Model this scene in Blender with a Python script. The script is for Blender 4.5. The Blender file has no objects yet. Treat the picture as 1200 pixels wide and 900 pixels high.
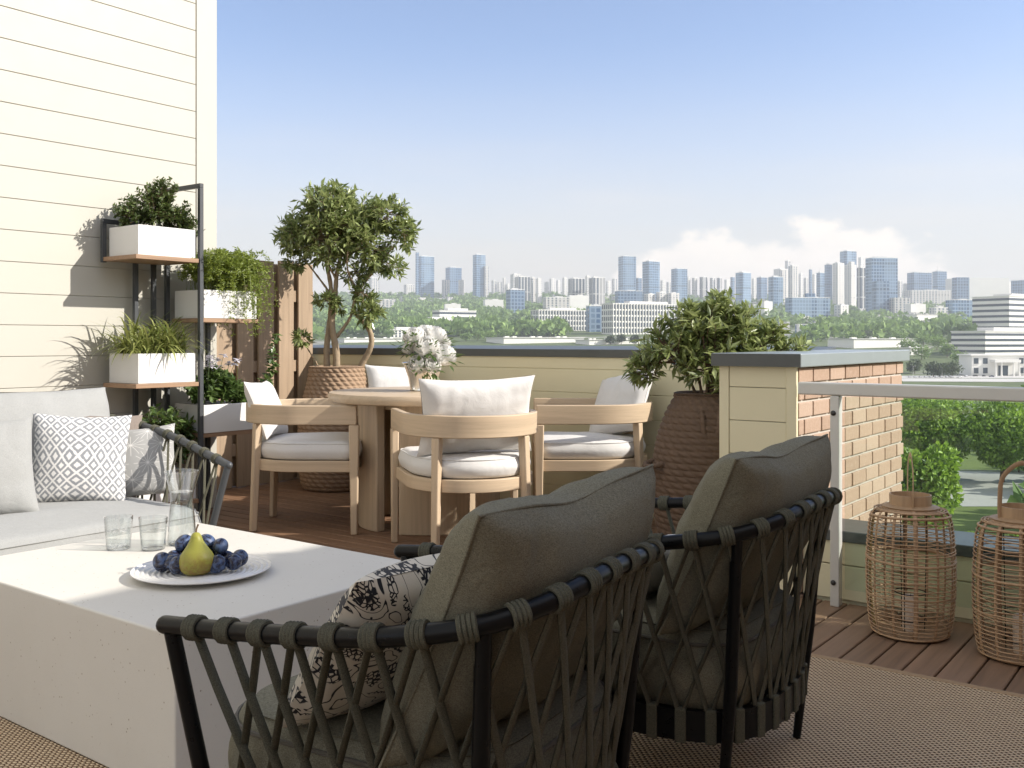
import bpy, math, random
from mathutils import Vector, Matrix, noise
PI = math.pi
R = math.radians
S = bpy.context.scene
COL = S.collection

# ---------------------------------------------------------------- frame of reference
# deck surface is z = 0; the siding wall runs along +Y, the parapets along X
EYE = 1.10
FOC = 1150.0
YAW = math.atan2(865, 1150)
FW = Vector((-math.sin(YAW), math.cos(YAW), 0))
RT = Vector((math.cos(YAW), math.sin(YAW), 0))

def far(bearing, depth, z=0.0):
    """point at a depth in front of the terrace, bearing in 1/1200ths of the view's width"""
    p = FW * depth + RT * ((bearing - 600) / FOC * depth)
    return Vector((p.x, p.y, z))

def elev(row, depth):
    return EYE + (399 - row) / FOC * depth

# ---------------------------------------------------------------- objects
def tag(o, label=None, cat=None, group=None, kind=None):
    if label: o['label'] = label
    if cat: o['category'] = cat
    if group: o['group'] = group
    if kind: o['kind'] = kind
    return o

def thing(name, label, cat, loc=(0, 0, 0), rz=0.0, group=None, rot=None):
    o = bpy.data.objects.new(name, None)
    o.empty_display_size = 0.1
    COL.objects.link(o)
    o.location = loc
    o.rotation_euler = rot if rot else (0, 0, rz)
    return tag(o, label, cat, group)

def dup(root, loc, rz=None, label=None, group=None, rot=None, scale=None):
    r = root.copy(); COL.objects.link(r)
    r.location = loc
    if rot: r.rotation_euler = rot
    elif rz is not None: r.rotation_euler = (0, 0, rz)
    if scale: r.scale = scale
    if label: r['label'] = label
    if group: r['group'] = group
    for ch in list(root.children):
        c = ch.copy(); COL.objects.link(c); c.parent = r
        for g in list(ch.children):
            d = g.copy(); COL.objects.link(d); d.parent = c
    return r

class MB:
    def __init__(s):
        s.v = []; s.f = []; s.uv = None; s.mi = []; s.cur = 0
    def add(s, vs, fs):
        b = len(s.v)
        s.v.extend([tuple(p) for p in vs])
        for f in fs:
            s.f.append([b + i for i in f]); s.mi.append(s.cur)
        return b
    def box(s, c, d, m=None):
        x, y, z = d[0] / 2, d[1] / 2, d[2] / 2
        vs = [Vector((i, j, k)) for i in (-x, x) for j in (-y, y) for k in (-z, z)]
        c = Vector(c)
        if m is not None: vs = [m @ p for p in vs]
        s.add([p + c for p in vs], [(0, 1, 3, 2), (4, 6, 7, 5), (0, 4, 5, 1), (2, 3, 7, 6), (0, 2, 6, 4), (1, 5, 7, 3)])
    def span(s, x0, x1, y0, y1, z0, z1):
        s.box(((x0 + x1) / 2, (y0 + y1) / 2, (z0 + z1) / 2), (abs(x1 - x0), abs(y1 - y0), abs(z1 - z0)))
    def taper(s, p0, p1, w0, w1, ang=0.0):
        """square bar from p0 to p1 with widths (a, b) at each end"""
        p0, p1 = Vector(p0), Vector(p1)
        ca, sa = math.cos(ang), math.sin(ang)
        vs = []
        for p, w in ((p0, w0), (p1, w1)):
            for i, j in ((-1, -1), (1, -1), (1, 1), (-1, 1)):
                a, b = i * w[0] / 2, j * w[1] / 2
                vs.append(p + Vector((a * ca - b * sa, a * sa + b * ca, 0)))
        s.add(vs, [(3, 2, 1, 0), (4, 5, 6, 7), (0, 1, 5, 4), (1, 2, 6, 5), (2, 3, 7, 6), (3, 0, 4, 7)])
    def tube(s, pts, r, n=8, closed=False, caps=True, flat=1.0, up=None):
        pts = [Vector(p) for p in pts]
        k = len(pts)
        rs = r if isinstance(r, (list, tuple)) else [r] * k
        T = []
        for i in range(k):
            if closed: t = pts[(i + 1) % k] - pts[i - 1]
            else: t = pts[min(i + 1, k - 1)] - pts[max(i - 1, 0)]
            T.append(t.normalized() if t.length > 1e-9 else Vector((0, 0, 1)))
        a = Vector(up) if up else (Vector((0, 0, 1)) if abs(T[0].z) < 0.9 else Vector((1, 0, 0)))
        vs = []
        for i in range(k):
            if up is not None: a = Vector(up)
            b = T[i].cross(a)
            if b.length < 1e-6: b = T[i].orthogonal()
            b.normalize(); a = b.cross(T[i]).normalized()
            for j in range(n):
                q = 2 * PI * j / n
                vs.append(pts[i] + b * (math.cos(q) * rs[i]) + a * (math.sin(q) * rs[i] * flat))
        fs = []
        for i in range(k if closed else k - 1):
            i2 = (i + 1) % k
            for j in range(n):
                j2 = (j + 1) % n
                fs.append((i * n + j, i * n + j2, i2 * n + j2, i2 * n + j))
        if caps and not closed:
            fs.append(tuple(range(n - 1, -1, -1))); fs.append(tuple((k - 1) * n + j for j in range(n)))
        s.add(vs, fs)
    def lathe(s, prof, n=32, c=(0, 0, 0), disp=None, capb=True, capt=True):
        c = Vector(c); vs = []
        for i, (r, z) in enumerate(prof):
            for j in range(n):
                q = 2 * PI * j / n
                rr = r + (disp(q, z, i) if disp else 0)
                vs.append(c + Vector((rr * math.cos(q), rr * math.sin(q), z)))
        fs = []
        for i in range(len(prof) - 1):
            for j in range(n):
                j2 = (j + 1) % n
                fs.append((i * n + j, i * n + j2, (i + 1) * n + j2, (i + 1) * n + j))
        if capb: fs.append(tuple(range(n - 1, -1, -1)))
        if capt: fs.append(tuple((len(prof) - 1) * n + j for j in range(n)))
        s.add(vs, fs)
    def prism(s, outline, z0, z1):
        n = len(outline)
        s.add([(x, y, z0) for x, y in outline] + [(x, y, z1) for x, y in outline],
              [tuple(range(n - 1, -1, -1)), tuple(range(n, 2 * n))] + [(i, (i + 1) % n, n + (i + 1) % n, n + i) for i in range(n)])
    def band(s, path, t, z0, z1, closed=False, ends=0.0):
        """a flat strip of wood of thickness t standing on edge along a plan path"""
        k = len(path); P2 = [Vector((p[0], p[1], 0)) for p in path]; vs = []
        for i in range(k):
            if closed: d = P2[(i + 1) % k] - P2[i - 1]
            else: d = P2[min(i + 1, k - 1)] - P2[max(0, i - 1)]
            d.normalize(); nn = Vector((d.y, -d.x, 0)) * (t / 2)
            za, zb = (z0, z1) if not callable(z0) else (z0(i), z1(i))
            for p, z in ((P2[i] + nn, za), (P2[i] + nn, zb), (P2[i] - nn, zb), (P2[i] - nn, za)):
                vs.append((p.x, p.y, z))
        fs = []
        for i in range(k if closed else k - 1):
            a, b = i * 4, ((i + 1) % k) * 4
            for j in range(4):
                j2 = (j + 1) % 4
                fs.append((a + j, a + j2, b + j2, b + j))
        if not closed:
            fs.append((3, 2, 1, 0)); e = (k - 1) * 4; fs.append((e, e + 1, e + 2, e + 3))
        s.add(vs, fs)
    def ball(s, c, r, n=16, m=10, f=None):
        c = Vector(c); rr = r if isinstance(r, (tuple, list)) else (r, r, r); vs = []
        for i in range(m + 1):
            a = PI * i / m
            for j in range(n):
                q = 2 * PI * j / n
                p = Vector((math.sin(a) * math.cos(q), math.sin(a) * math.sin(q), math.cos(a)))
                k = f(p) if f else 1.0
                vs.append(c + Vector((p.x * rr[0] * k, p.y * rr[1] * k, p.z * rr[2] * k)))
        fs = [(i * n + j, (i + 1) * n + j, (i + 1) * n + (j + 1) % n, i * n + (j + 1) % n) for i in range(m) for j in range(n)]
        s.add(vs, fs)
    def leaf(s, p, d, up, L, W, fold=0.25, curl=0.15):
        d = d.normalized(); sd = d.cross(up)
        if sd.length < 1e-4: sd = d.orthogonal()
        sd.normalize(); nn = sd.cross(d).normalized()
        q = p + d * L * 0.45
        tip = p + d * L - nn * L * curl
        mid = q - nn * W * fold
        s.add([p, q + sd * W / 2, tip, mid, q - sd * W / 2], [(0, 1, 2, 3), (0, 3, 2, 4)])
    def xf(s, m, start=0):
        for i in range(start, len(s.v)): s.v[i] = tuple(m @ Vector(s.v[i]))
    def build(s, name, mat, parent=None, smooth=40, bevel=0.0, seg=2, loc=None, rot=None, sub=0):
        me = bpy.data.meshes.new(name)
        me.from_pydata(s.v, [], s.f); 
        mats = mat if isinstance(mat, (list, tuple)) else [mat]
        for m in mats: me.materials.append(m)
        if len(mats) > 1: me.polygons.foreach_set('material_index', s.mi)
        if s.uv:
            l = me.uv_layers.new(name='UVMap')
            for lp in me.loops: l.data[lp.index].uv = s.uv[lp.vertex_index]
        if smooth:
            me.polygons.foreach_set('use_smooth', [True] * len(me.polygons))
            me.set_sharp_from_angle(angle=R(smooth))
        me.update()
        o = bpy.data.objects.new(name, me); COL.objects.link(o)
        if parent: o.parent = parent
        if loc is not None: o.location = loc
        if rot is not None: o.rotation_euler = rot
        if bevel:
            b = o.modifiers.new('edge', 'BEVEL'); b.width = bevel; b.segments = seg; b.limit_method = 'ANGLE'; b.angle_limit = R(50)
        if sub:
            b = o.modifiers.new('round', 'SUBSURF'); b.levels = sub; b.render_levels = sub
        return o

def curve(pts, n=8, closed=False):
    """Catmull-Rom through the points"""
    P3 = [Vector(p) for p in pts]; out = []; k = len(P3)
    for i in range(k if closed else k - 1):
        if closed: a, b, c, d = P3[i - 1], P3[i], P3[(i + 1) % k], P3[(i + 2) % k]
        else: a, b, c, d = P3[max(i - 1, 0)], P3[i], P3[i + 1], P3[min(i + 2, k - 1)]
        for j in range(n):
            t = j / n
            out.append(0.5 * ((2 * b) + (c - a) * t + (2 * a - 5 * b + 4 * c - d) * t * t + (3 * b - a - 3 * c + d) * t ** 3))
    if not closed: out.append(P3[-1])
    return out

def resample(pts, n):
    L = [0.0]
    for a, b in zip(pts, pts[1:]): L.append(L[-1] + (b - a).length)
    out = []; k = 0
    for i in range(n):
        t = L[-1] * i / (n - 1)
        while k < len(L) - 2 and L[k + 1] < t: k += 1
        w = (t - L[k]) / max(1e-9, L[k + 1] - L[k])
        out.append(pts[k].lerp(pts[k + 1], w))
    return out

# ---------------------------------------------------------------- material helpers
class NT:
    def __init__(s, name):
        s.m = bpy.data.materials.new(name); s.m.use_nodes = True
        s.t = s.m.node_tree; s.t.nodes.clear()
        s.out = s.t.nodes.new('ShaderNodeOutputMaterial')
    def n(s, kind, **kw):
        x = s.t.nodes.new(kind)
        for k, v in kw.items(): setattr(x, k, v)
        return x
    def l(s, a, b): s.t.links.new(a, b)
    def put(s, sock, v):
        if hasattr(v, 'is_output'): s.l(v, sock)
        else: sock.default_value = v
    def math(s, op, a, b=0.0, c=0.0):
        x = s.n('ShaderNodeMath', operation=op)
        s.put(x.inputs[0], a); s.put(x.inputs[1], b); s.put(x.inputs[2], c)
        return x.outputs[0]
    def ss(s, v, lo, hi):
        x = s.n('ShaderNodeMapRange', interpolation_type='SMOOTHSTEP')
        s.put(x.inputs['Value'], v); s.put(x.inputs['From Min'], lo); s.put(x.inputs['From Max'], hi)
        return x.outputs['Result']
    def mix(s, f, a, b, blend='MIX'):
        x = s.n('ShaderNodeMix', data_type='RGBA', blend_type=blend)
        s.put(x.inputs[0], f); s.put(x.inputs[6], rgba(a)); s.put(x.inputs[7], rgba(b))
        return x.outputs[2]
    def ramp(s, f, stops):
        x = s.n('ShaderNodeValToRGB'); e = x.color_ramp.elements
        while len(e) < len(stops): e.new(0.5)
        for i, (p, c) in enumerate(stops): e[i].position = p; e[i].color = rgba(c)
        s.l(f, x.inputs[0]); return x.outputs[0]
    def coord(s, which='Object', scale=(1, 1, 1), rot=(0, 0, 0)):
        tc = s.n('ShaderNodeTexCoord'); mp = s.n('ShaderNodeMapping')
        mp.inputs['Scale'].default_value = scale; mp.inputs['Rotation'].default_value = rot
        s.l(tc.outputs[which], mp.inputs[0]); return mp.outputs[0]
    def noise(s, vec, scale=5, detail=4, rough=0.55, dist=0.0):
        x = s.n('ShaderNodeTexNoise'); s.l(vec, x.inputs['Vector'])
        x.inputs['Scale'].default_value = scale; x.inputs['Detail'].default_value = detail
        x.inputs['Roughness'].default_value = rough; x.inputs['Distortion'].default_value = dist
        return x.outputs[0]
    def vor(s, vec, scale=5, feature='F1', rnd=1.0):
        x = s.n('ShaderNodeTexVoronoi', feature=feature); s.l(vec, x.inputs['Vector'])
        x.inputs['Scale'].default_value = scale; x.inputs['Randomness'].default_value = rnd
        return x
    def xyz(s, vec):
        x = s.n('ShaderNodeSeparateXYZ'); s.l(vec, x.inputs[0]); return x.outputs
    def island(s): return s.n('ShaderNodeNewGeometry').outputs['Random Per Island']
    def bump(s, h, strength=0.3, dist=0.01):
        x = s.n('ShaderNodeBump'); x.inputs['Strength'].default_value = strength
        x.inputs['Distance'].default_value = dist; s.l(h, x.inputs['Height']); return x.outputs[0]
    def bsdf(s, col, rough=0.6, metal=0.0, normal=None, spec=0.5, sheen=0.0, coat=0.0):
        b = s.n('ShaderNodeBsdfPrincipled')
        s.put(b.inputs['Base Color'], rgba(col)); s.put(b.inputs['Roughness'], rough)
        s.put(b.inputs['Metallic'], metal); s.put(b.inputs['Specular IOR Level'], spec)
        if sheen: b.inputs['Sheen Weight'].default_value = sheen
        if coat: b.inputs['Coat Weight'].default_value = coat
        if normal is not None: s.l(normal, b.inputs['Normal'])
        return b.outputs[0]
    def done(s, sh): s.l(sh, s.out.inputs['Surface']); return s.m

def rgba(c):
    if hasattr(c, 'is_output') or isinstance(c, (int, float)): return c
    return tuple(c) if len(c) == 4 else (c[0], c[1], c[2], 1.0)

def shade(c, k): return tuple(min(1, x * k) for x in c)

def plain(name, col, rough=0.6, metal=0.0, amt=0.12, scale=8, bump=0.0, bscale=60, spec=0.5, coat=0.0):
    t = NT(name); v = t.coord()
    f = t.noise(v, scale, 5)
    c = t.mix(f, shade(col, 1 - amt), shade(col, 1 + amt))
    nm = t.bump(t.noise(v, bscale, 3), bump, 0.004) if bump else None
    rg = t.math('MULTIPLY_ADD', t.noise(v, scale * 3, 3), 0.16, rough - 0.08)
    return t.done(t.bsdf(c, rg, metal, nm, spec, coat=coat))

def fabric(name, col, scale=420, amt=0.25, sheen=0.15, bump=0.35):
    t = NT(name); v = t.coord()
    x = t.noise(v, scale, 2, 0.7)
    w = t.noise(t.coord('Object', (1, 1, 6)), scale * 0.35, 2, 0.6)
    big = t.noise(v, 6, 3)
    k = t.math('MULTIPLY_ADD', x, 0.6, t.math('MULTIPLY', w, 0.4))
    c = t.mix(t.ss(k, 0.3, 0.7), shade(col, 1 - amt), shade(col, 1 + amt))
    c = t.mix(t.math('MULTIPLY', big, 0.35), c, shade(col, 0.82))
    wr = t.noise(v, 9, 3, 0.5, 0.6)
    hgt = t.math('ADD', t.math('MULTIPLY', k, 0.12), t.math('MULTIPLY', wr, 1.0))
    return t.done(t.bsdf(c, 0.9, 0, t.bump(hgt, bump, 0.02), 0.2, sheen=sheen))

def wood(name, col, axis='h', k=0.28, rough=0.5, per_island=0.2, freq=38):
    t = NT(name)
    sc = {'h': (1.5, 1.5, freq), 'v': (freq, freq, 1.2), 'x': (1.2, freq, freq), 'y': (freq, 1.2, freq)}[axis]
    v = t.coord('Object', sc)
    isl = t.island()
    cv = t.n('ShaderNodeVectorMath', operation='ADD'); t.l(v, cv.inputs[0])
    cm = t.n('ShaderNodeCombineXYZ'); 
    for i in range(3): t.l(t.math('MULTIPLY', isl, 37.0 + i * 11), cm.inputs[i])
    t.l(cm.outputs[0], cv.inputs[1])
    g = t.noise(cv.outputs[0], 1.0, 6, 0.62, 0.5)
    fine = t.noise(cv.outputs[0], 4.5, 3, 0.7)
    c = t.ramp(g, [(0.3, shade(col, 1 - k)), (0.5, col), (0.72, shade(col, 1 + k * 0.7))])
    c = t.mix(t.math('MULTIPLY', t.ss(fine, 0.55, 0.75), 0.35), c, shade(col, 0.6))
    hv = t.n('ShaderNodeHueSaturation'); t.l(c, hv.inputs['Color'])
    t.put(hv.inputs['Value'], t.math('MULTIPLY_ADD', isl, per_island, 1 - per_island / 2))
    return t.done(t.bsdf(hv.outputs[0], rough, 0, t.bump(fine, 0.12, 0.003), 0.4))

def leafmat(name, dark, light, trans=0.25, rough=0.4):
    t = NT(name); r = t.island()
    c = t.ramp(r, [(0.0, dark), (0.55, tuple((a + b) / 2 for a, b in zip(dark, light))), (1.0, light)])
    c = t.mix(t.math('MULTIPLY', t.noise(t.coord(), 18, 2), 0.4), c, shade(dark, 0.9))
    b = t.bsdf(c, rough, 0, None, 0.8)
    tr = t.n('ShaderNodeBsdfTranslucent'); t.l(t.mix(0.5, c, shade(light, 1.5)), tr.inputs[0])
    mx = t.n('ShaderNodeMixShader'); mx.inputs[0].default_value = trans
    t.l(b, mx.inputs[1]); t.l(tr.outputs[0], mx.inputs[2])
    return t.done(mx.outputs[0])

def thin_glass(name, tint=(0.97, 0.985, 0.98), strength=1.0, rough=0.02, ior=1.45):
    t = NT(name)
    g = t.n('ShaderNodeNewGeometry'); dp = t.n('ShaderNodeVectorMath', operation='DOT_PRODUCT')
    t.l(g.outputs['Normal'], dp.inputs[0]); t.l(g.outputs['Incoming'], dp.inputs[1])
    k = t.math('SUBTRACT', 1.0, t.math('ABSOLUTE', dp.outputs['Value'])); f0 = ((ior - 1) / (ior + 1)) ** 2
    fr = t.math('MULTIPLY_ADD', t.math('POWER', k, 5.0), 1 - f0, f0)
    tr = t.n('ShaderNodeBsdfTransparent'); tr.inputs[0].default_value = rgba(tint)
    gl = t.n('ShaderNodeBsdfGlossy'); gl.inputs['Roughness'].default_value = rough
    mx = t.n('ShaderNodeMixShader'); t.l(t.math('MINIMUM', t.math('MULTIPLY', fr, strength), 1.0), mx.inputs[0])
    t.l(tr.outputs[0], mx.inputs[1]); t.l(gl.outputs[0], mx.inputs[2])
    return t.done(mx.outputs[0])
# ---------------------------------------------------------------- materials
M = {}
M['siding'] = plain('cream painted siding', (0.485, 0.47, 0.41), 0.55, amt=0.03, scale=2.5, bump=0.05, bscale=40)
M['olive'] = plain('pale olive painted siding', (0.735, 0.685, 0.475), 0.55, amt=0.05, scale=3, bump=0.06, bscale=40)
M['coping'] = plain('dark coated metal coping', (0.075, 0.085, 0.085), 0.38, 0.0, amt=0.15, scale=6, spec=0.6)
M['coping_sunlit'] = plain('sunlit coping metal', (0.30, 0.34, 0.35), 0.32, 0.25, amt=0.08, scale=5, spec=0.6)  # same coping metal, with its sunlit tone put into the colour
M['alu'] = plain('brushed pale aluminium', (0.62, 0.62, 0.58), 0.38, 0.25, amt=0.05, scale=9)
M['bolt'] = plain('dark bolt metal', (0.06, 0.06, 0.06), 0.4, 0.6)
M['black'] = plain('black powder coated tube', (0.005, 0.0055, 0.006), 0.30, amt=0.2, scale=20, spec=0.2)
M['rack'] = plain('dark grey square tube', (0.055, 0.06, 0.065), 0.42, amt=0.1, scale=12)
M['planter'] = plain('white enamelled planter', (0.69, 0.69, 0.67), 0.4, amt=0.02, scale=5)
M['soil'] = plain('dark potting soil', (0.035, 0.025, 0.018), 0.95, amt=0.4, scale=60, bump=0.6)
M['mortar'] = plain('grey mortar', (0.53, 0.49, 0.43), 0.9, amt=0.12, scale=30, bump=0.4, bscale=200)
M['oak_h'] = wood('pale oak, grain lying', (0.54, 0.42, 0.29), 'h', 0.16, 0.5, 0.05)
M['oak_v'] = wood('pale oak, grain standing', (0.54, 0.42, 0.29), 'v', 0.16, 0.5, 0.08)
M['oak_x'] = wood('pale oak top', (0.53, 0.415, 0.29), 'x', 0.16, 0.45, 0.05)
M['shelf'] = wood('brown oak shelf', (0.33, 0.21, 0.13), 'y', 0.2, 0.5, 0.1)
M['fence'] = wood('tan cedar fence board', (0.375, 0.275, 0.185), 'v', 0.2, 0.7, 0.3, 30)
M['deck_x'] = wood('brown deck board lying across', (0.205, 0.118, 0.070), 'x', 0.28, 0.55, 0.35, 30)
M['deck_y'] = wood('brown deck board lying along', (0.235, 0.148, 0.094), 'y', 0.28, 0.5, 0.4, 30)
M['deck_gap'] = plain('dark gap below the boards', (0.012, 0.012, 0.014), 0.9)
M['rattan'] = wood('brown rattan', (0.45, 0.30, 0.18), 'v', 0.3, 0.55, 0.3, 60)
M['bamboo'] = wood('pale bent bamboo', (0.42, 0.285, 0.17), 'v', 0.15, 0.5, 0.1, 40)
M['twine'] = plain('yellow twine', (0.50, 0.40, 0.16), 0.8, amt=0.3, scale=80)
M['wax'] = plain('ivory candle wax', (0.72, 0.62, 0.52), 0.5, amt=0.05)
M['white_fab'] = fabric('white outdoor cloth', (0.69, 0.68, 0.66), 500, 0.07, 0.1, 0.3)
M['grey_fab'] = fabric('light grey sofa cloth', (0.335, 0.34, 0.33), 420, 0.14)
M['moss_fab'] = fabric('grey green woven upholstery', (0.172, 0.162, 0.118), 520, 0.5, 0.0, 0.45)
M['taupe_fab'] = fabric('taupe cloth', (0.25, 0.21, 0.18), 420, 0.2)
M['cord'] = fabric('olive braided cord', (0.092, 0.090, 0.066), 700, 0.6, 0.0, 0.4)
M['piping'] = fabric('dark piping', (0.11, 0.10, 0.08), 500, 0.2)
M['trunk'] = plain('pale grey brown bark', (0.34, 0.26, 0.17), 0.85, amt=0.3, scale=26, bump=0.5, bscale=70)
M['bark_dark'] = plain('brown twig bark', (0.14, 0.09, 0.055), 0.85, amt=0.3, scale=30)
M['silver'] = plain('polished silver', (0.80, 0.77, 0.72), 0.14, 1.0, amt=0.04)
M['china'] = plain('white glazed china', (0.74, 0.73, 0.71), 0.22, amt=0.02)
M['petal'] = leafmat('white petals', (0.80, 0.79, 0.75), (0.88, 0.87, 0.84), 0.4, 0.7)
M['petal_lilac'] = leafmat('pale lilac petals', (0.55, 0.52, 0.62), (0.80, 0.78, 0.82), 0.25, 0.7)
M['leaf_ficus'] = leafmat('glossy ficus leaves', (0.08, 0.12, 0.032), (0.50, 0.56, 0.23), 0.26, 0.24)
M['leaf_box'] = leafmat('small dark leaves', (0.045, 0.08, 0.018), (0.16, 0.21, 0.055), 0.2, 0.42)
M['leaf_fern'] = leafmat('feathery yellow green leaves', (0.11, 0.16, 0.015), (0.32, 0.38, 0.06), 0.35, 0.5)
M['leaf_grass'] = leafmat('striped grass blades', (0.09, 0.14, 0.02), (0.46, 0.48, 0.17), 0.3, 0.4)
M['leaf_mid'] = leafmat('fresh green leaves', (0.045, 0.09, 0.017), (0.17, 0.25, 0.07), 0.28, 0.4)
M['glass'] = thin_glass('clear glass', (0.975, 0.985, 0.985), 2.4)
M['pane'] = thin_glass('glass railing pane', (0.92, 0.965, 0.94), 0.9)
M['water'] = thin_glass('water', (0.975, 0.985, 0.985), 1.0, 0.01, 1.33)
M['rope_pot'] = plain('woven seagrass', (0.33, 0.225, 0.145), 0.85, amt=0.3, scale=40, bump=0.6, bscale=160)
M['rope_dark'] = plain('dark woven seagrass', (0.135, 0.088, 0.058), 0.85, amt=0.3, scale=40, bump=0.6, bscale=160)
M['binding'] = plain('tan rug binding', (0.36, 0.25, 0.15), 0.9, amt=0.2, scale=90, bump=0.4)

def m_brick():
    t = NT('salmon brick'); v = t.coord(); r = t.island()
    c = t.ramp(r, [(0, (0.36, 0.25, 0.18)), (0.3, (0.405, 0.285, 0.208)), (0.75, (0.43, 0.305, 0.225)), (1, (0.465, 0.345, 0.262))])
    c = t.mix(t.math('MULTIPLY', t.ss(t.noise(v, 45, 5, 0.7), 0.45, 0.8), 0.4), c, (0.60, 0.47, 0.38))
    c = t.mix(t.math('MULTIPLY', t.ss(t.noise(v, 160, 3, 0.7), 0.62, 0.72), 0.5), c, (0.19, 0.10, 0.07))
    return t.done(t.bsdf(c, 0.88, 0, t.bump(t.noise(v, 130, 4), 0.5, 0.004), 0.3))
M['brick'] = m_brick()

def m_stone():
    t = NT('cream speckled stone'); v = t.coord()
    base = t.mix(t.math('MULTIPLY_ADD', t.noise(v, 2.2, 6, 0.65), 1.4, -0.2), (0.62, 0.592, 0.53), (0.69, 0.668, 0.61))
    o = t.vor(v, 58); dot = t.ss(o.outputs['Distance'], 0.16, 0.10)
    pick = t.ss(t.noise(v, 16, 2), 0.50, 0.60)
    c = t.mix(t.math('MULTIPLY', t.math('MULTIPLY', dot, pick), 0.75), base, (0.26, 0.19, 0.12))
    o2 = t.vor(v, 130); d2 = t.ss(o2.outputs['Distance'], 0.16, 0.10)
    c = t.mix(t.math('MULTIPLY', d2, 0.22), c, (0.36, 0.31, 0.25))
    return t.done(t.bsdf(c, 0.5, 0, t.bump(t.noise(v, 90, 3), 0.06, 0.003), 0.4))
M['stone'] = m_stone()

def m_rug():
    t = NT('flat woven jute rug'); x, y, z = t.xyz(t.coord())
    nz = t.noise(t.coord(), 60, 3, 0.6)
    p = 2 * PI / 0.019
    a = t.math('SINE', t.math('ADD', t.math('MULTIPLY', x, p), t.math('MULTIPLY', nz, 2.2)))
    row = t.math('FLOOR', t.math('DIVIDE', y, 0.0095))
    ph = t.math('MULTIPLY', t.math('MODULO', row, 2.0), PI)
    a = t.math('SINE', t.math('ADD', t.math('MULTIPLY', x, p), t.math('ADD', ph, t.math('MULTIPLY', nz, 1.3))))
    b = t.math('ABSOLUTE', t.math('SINE', t.math('MULTIPLY', y, PI / 0.0095)))
    k = t.math('MULTIPLY', t.math('MULTIPLY_ADD', a, 0.5, 0.5), b)
    big = t.ss(t.noise(t.coord(), 1.7, 5, 0.65), 0.3, 0.7)
    thread = t.noise(t.coord('Object', (6, 60, 1)), 3, 3)
    tan = t.mix(thread, (0.70, 0.53, 0.345), (0.84, 0.69, 0.49))
    tan = t.mix(t.math('MULTIPLY', big, 0.5), tan, (0.64, 0.49, 0.33))
    c = t.mix(t.ss(k, 0.04, 0.36), (0.13, 0.075, 0.045), tan)
    return t.done(t.bsdf(c, 0.95, 0, t.bump(k, 0.7, 0.006), 0.15))
M['rug'] = m_rug()

def uvxy(t, sx=1, sy=1):
    return t.xyz(t.coord('UV', (sx, sy, 1)))

def m_lattice():
    t = NT('white cloth with grey ogee print'); x, y, z = uvxy(t, 7.0, 6.0)
    wob = t.noise(t.coord('UV'), 55, 2)
    x = t.math('MULTIPLY_ADD', wob, 0.14, x)
    fx = t.math('ABSOLUTE', t.math('SUBTRACT', t.math('FRACT', x), 0.5))
    fy = t.math('ABSOLUTE', t.math('SUBTRACT', t.math('FRACT', y), 0.5))
    D = t.math('ADD', fx, fy)
    m = t.math('MINIMUM', D, t.math('SUBTRACT', 1.0, D))
    ring = t.math('MULTIPLY', t.ss(m, 0.17, 0.23), t.ss(m, 0.44, 0.38))
    f = t.math('MULTIPLY', ring, t.math('MULTIPLY_ADD', t.noise(t.coord('UV'), 160, 2), 0.5, 0.62))
    c = t.mix(f, (0.70, 0.69, 0.67), (0.20, 0.215, 0.235))
    return t.done(t.bsdf(c, 0.9, 0, t.bump(t.noise(t.coord('UV'), 200, 2), 0.2, 0.003), 0.2, sheen=0.1))
M['lattice'] = m_lattice()

def m_star():
    t = NT('grey cloth with white starburst print'); N = []
    for ox, oy in ((0, 0), (0.5, 0.5)):
        x, y, z = uvxy(t, 3.0, 2.2)
        fx = t.math('SUBTRACT', t.math('FRACT', t.math('ADD', x, ox)), 0.5)
        fy = t.math('MULTIPLY', t.math('SUBTRACT', t.math('FRACT', t.math('ADD', y, oy)), 0.5), 1.35)
        r = t.math('SQRT', t.math('ADD', t.math('MULTIPLY', fx, fx), t.math('MULTIPLY', fy, fy)))
        an = t.math('ARCTAN2', fy, fx)
        w = t.math('MULTIPLY', r, t.math('ABSOLUTE', t.math('SINE', t.math('MULTIPLY', an, 6.0))))
        N.append(t.math('MULTIPLY', t.ss(w, 0.055, 0.025), t.ss(r, 0.46, 0.42)))
    f = t.math('MAXIMUM', N[0], N[1])
    c = t.mix(t.math('MULTIPLY', f, 0.9), (0.345, 0.345, 0.335), (0.70, 0.69, 0.66))
    return t.done(t.bsdf(c, 0.9, 0, t.bump(t.noise(t.coord('UV'), 200, 2), 0.25, 0.003), 0.2, sheen=0.1))
M['star'] = m_star()

def m_print():
    t = NT('cream cloth with black dotted leaf print'); v = t.coord('UV')
    shape = t.noise(v, 4.6, 1.5, 0.4, 1.1)
    mask = t.ss(shape, 0.50, 0.515)
    cells = t.vor(v, 44, 'DISTANCE_TO_EDGE').outputs['Distance']
    dots = t.ss(cells, 0.10, 0.16)
    inner = t.math('MULTIPLY', mask, t.math('SUBTRACT', 1.0, dots))
    line = t.math('MULTIPLY', t.ss(t.math('ABSOLUTE', t.math('SUBTRACT', shape, 0.43)), 0.011, 0.006), 1.0)
    small = t.math('MULTIPLY', t.ss(t.vor(v, 30).outputs['Distance'], 0.22, 0.17), t.ss(t.noise(v, 7, 1), 0.56, 0.6))
    k = t.math('MAXIMUM', t.math('MAXIMUM', inner, line), t.math('MULTIPLY', small, t.math('SUBTRACT', 1.0, mask)))
    c = t.mix(k, (0.60, 0.55, 0.46), (0.014, 0.015, 0.02))
    return t.done(t.bsdf(c, 0.85, 0, t.bump(t.noise(v, 200, 2), 0.25, 0.003), 0.25, sheen=0.1))
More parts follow.
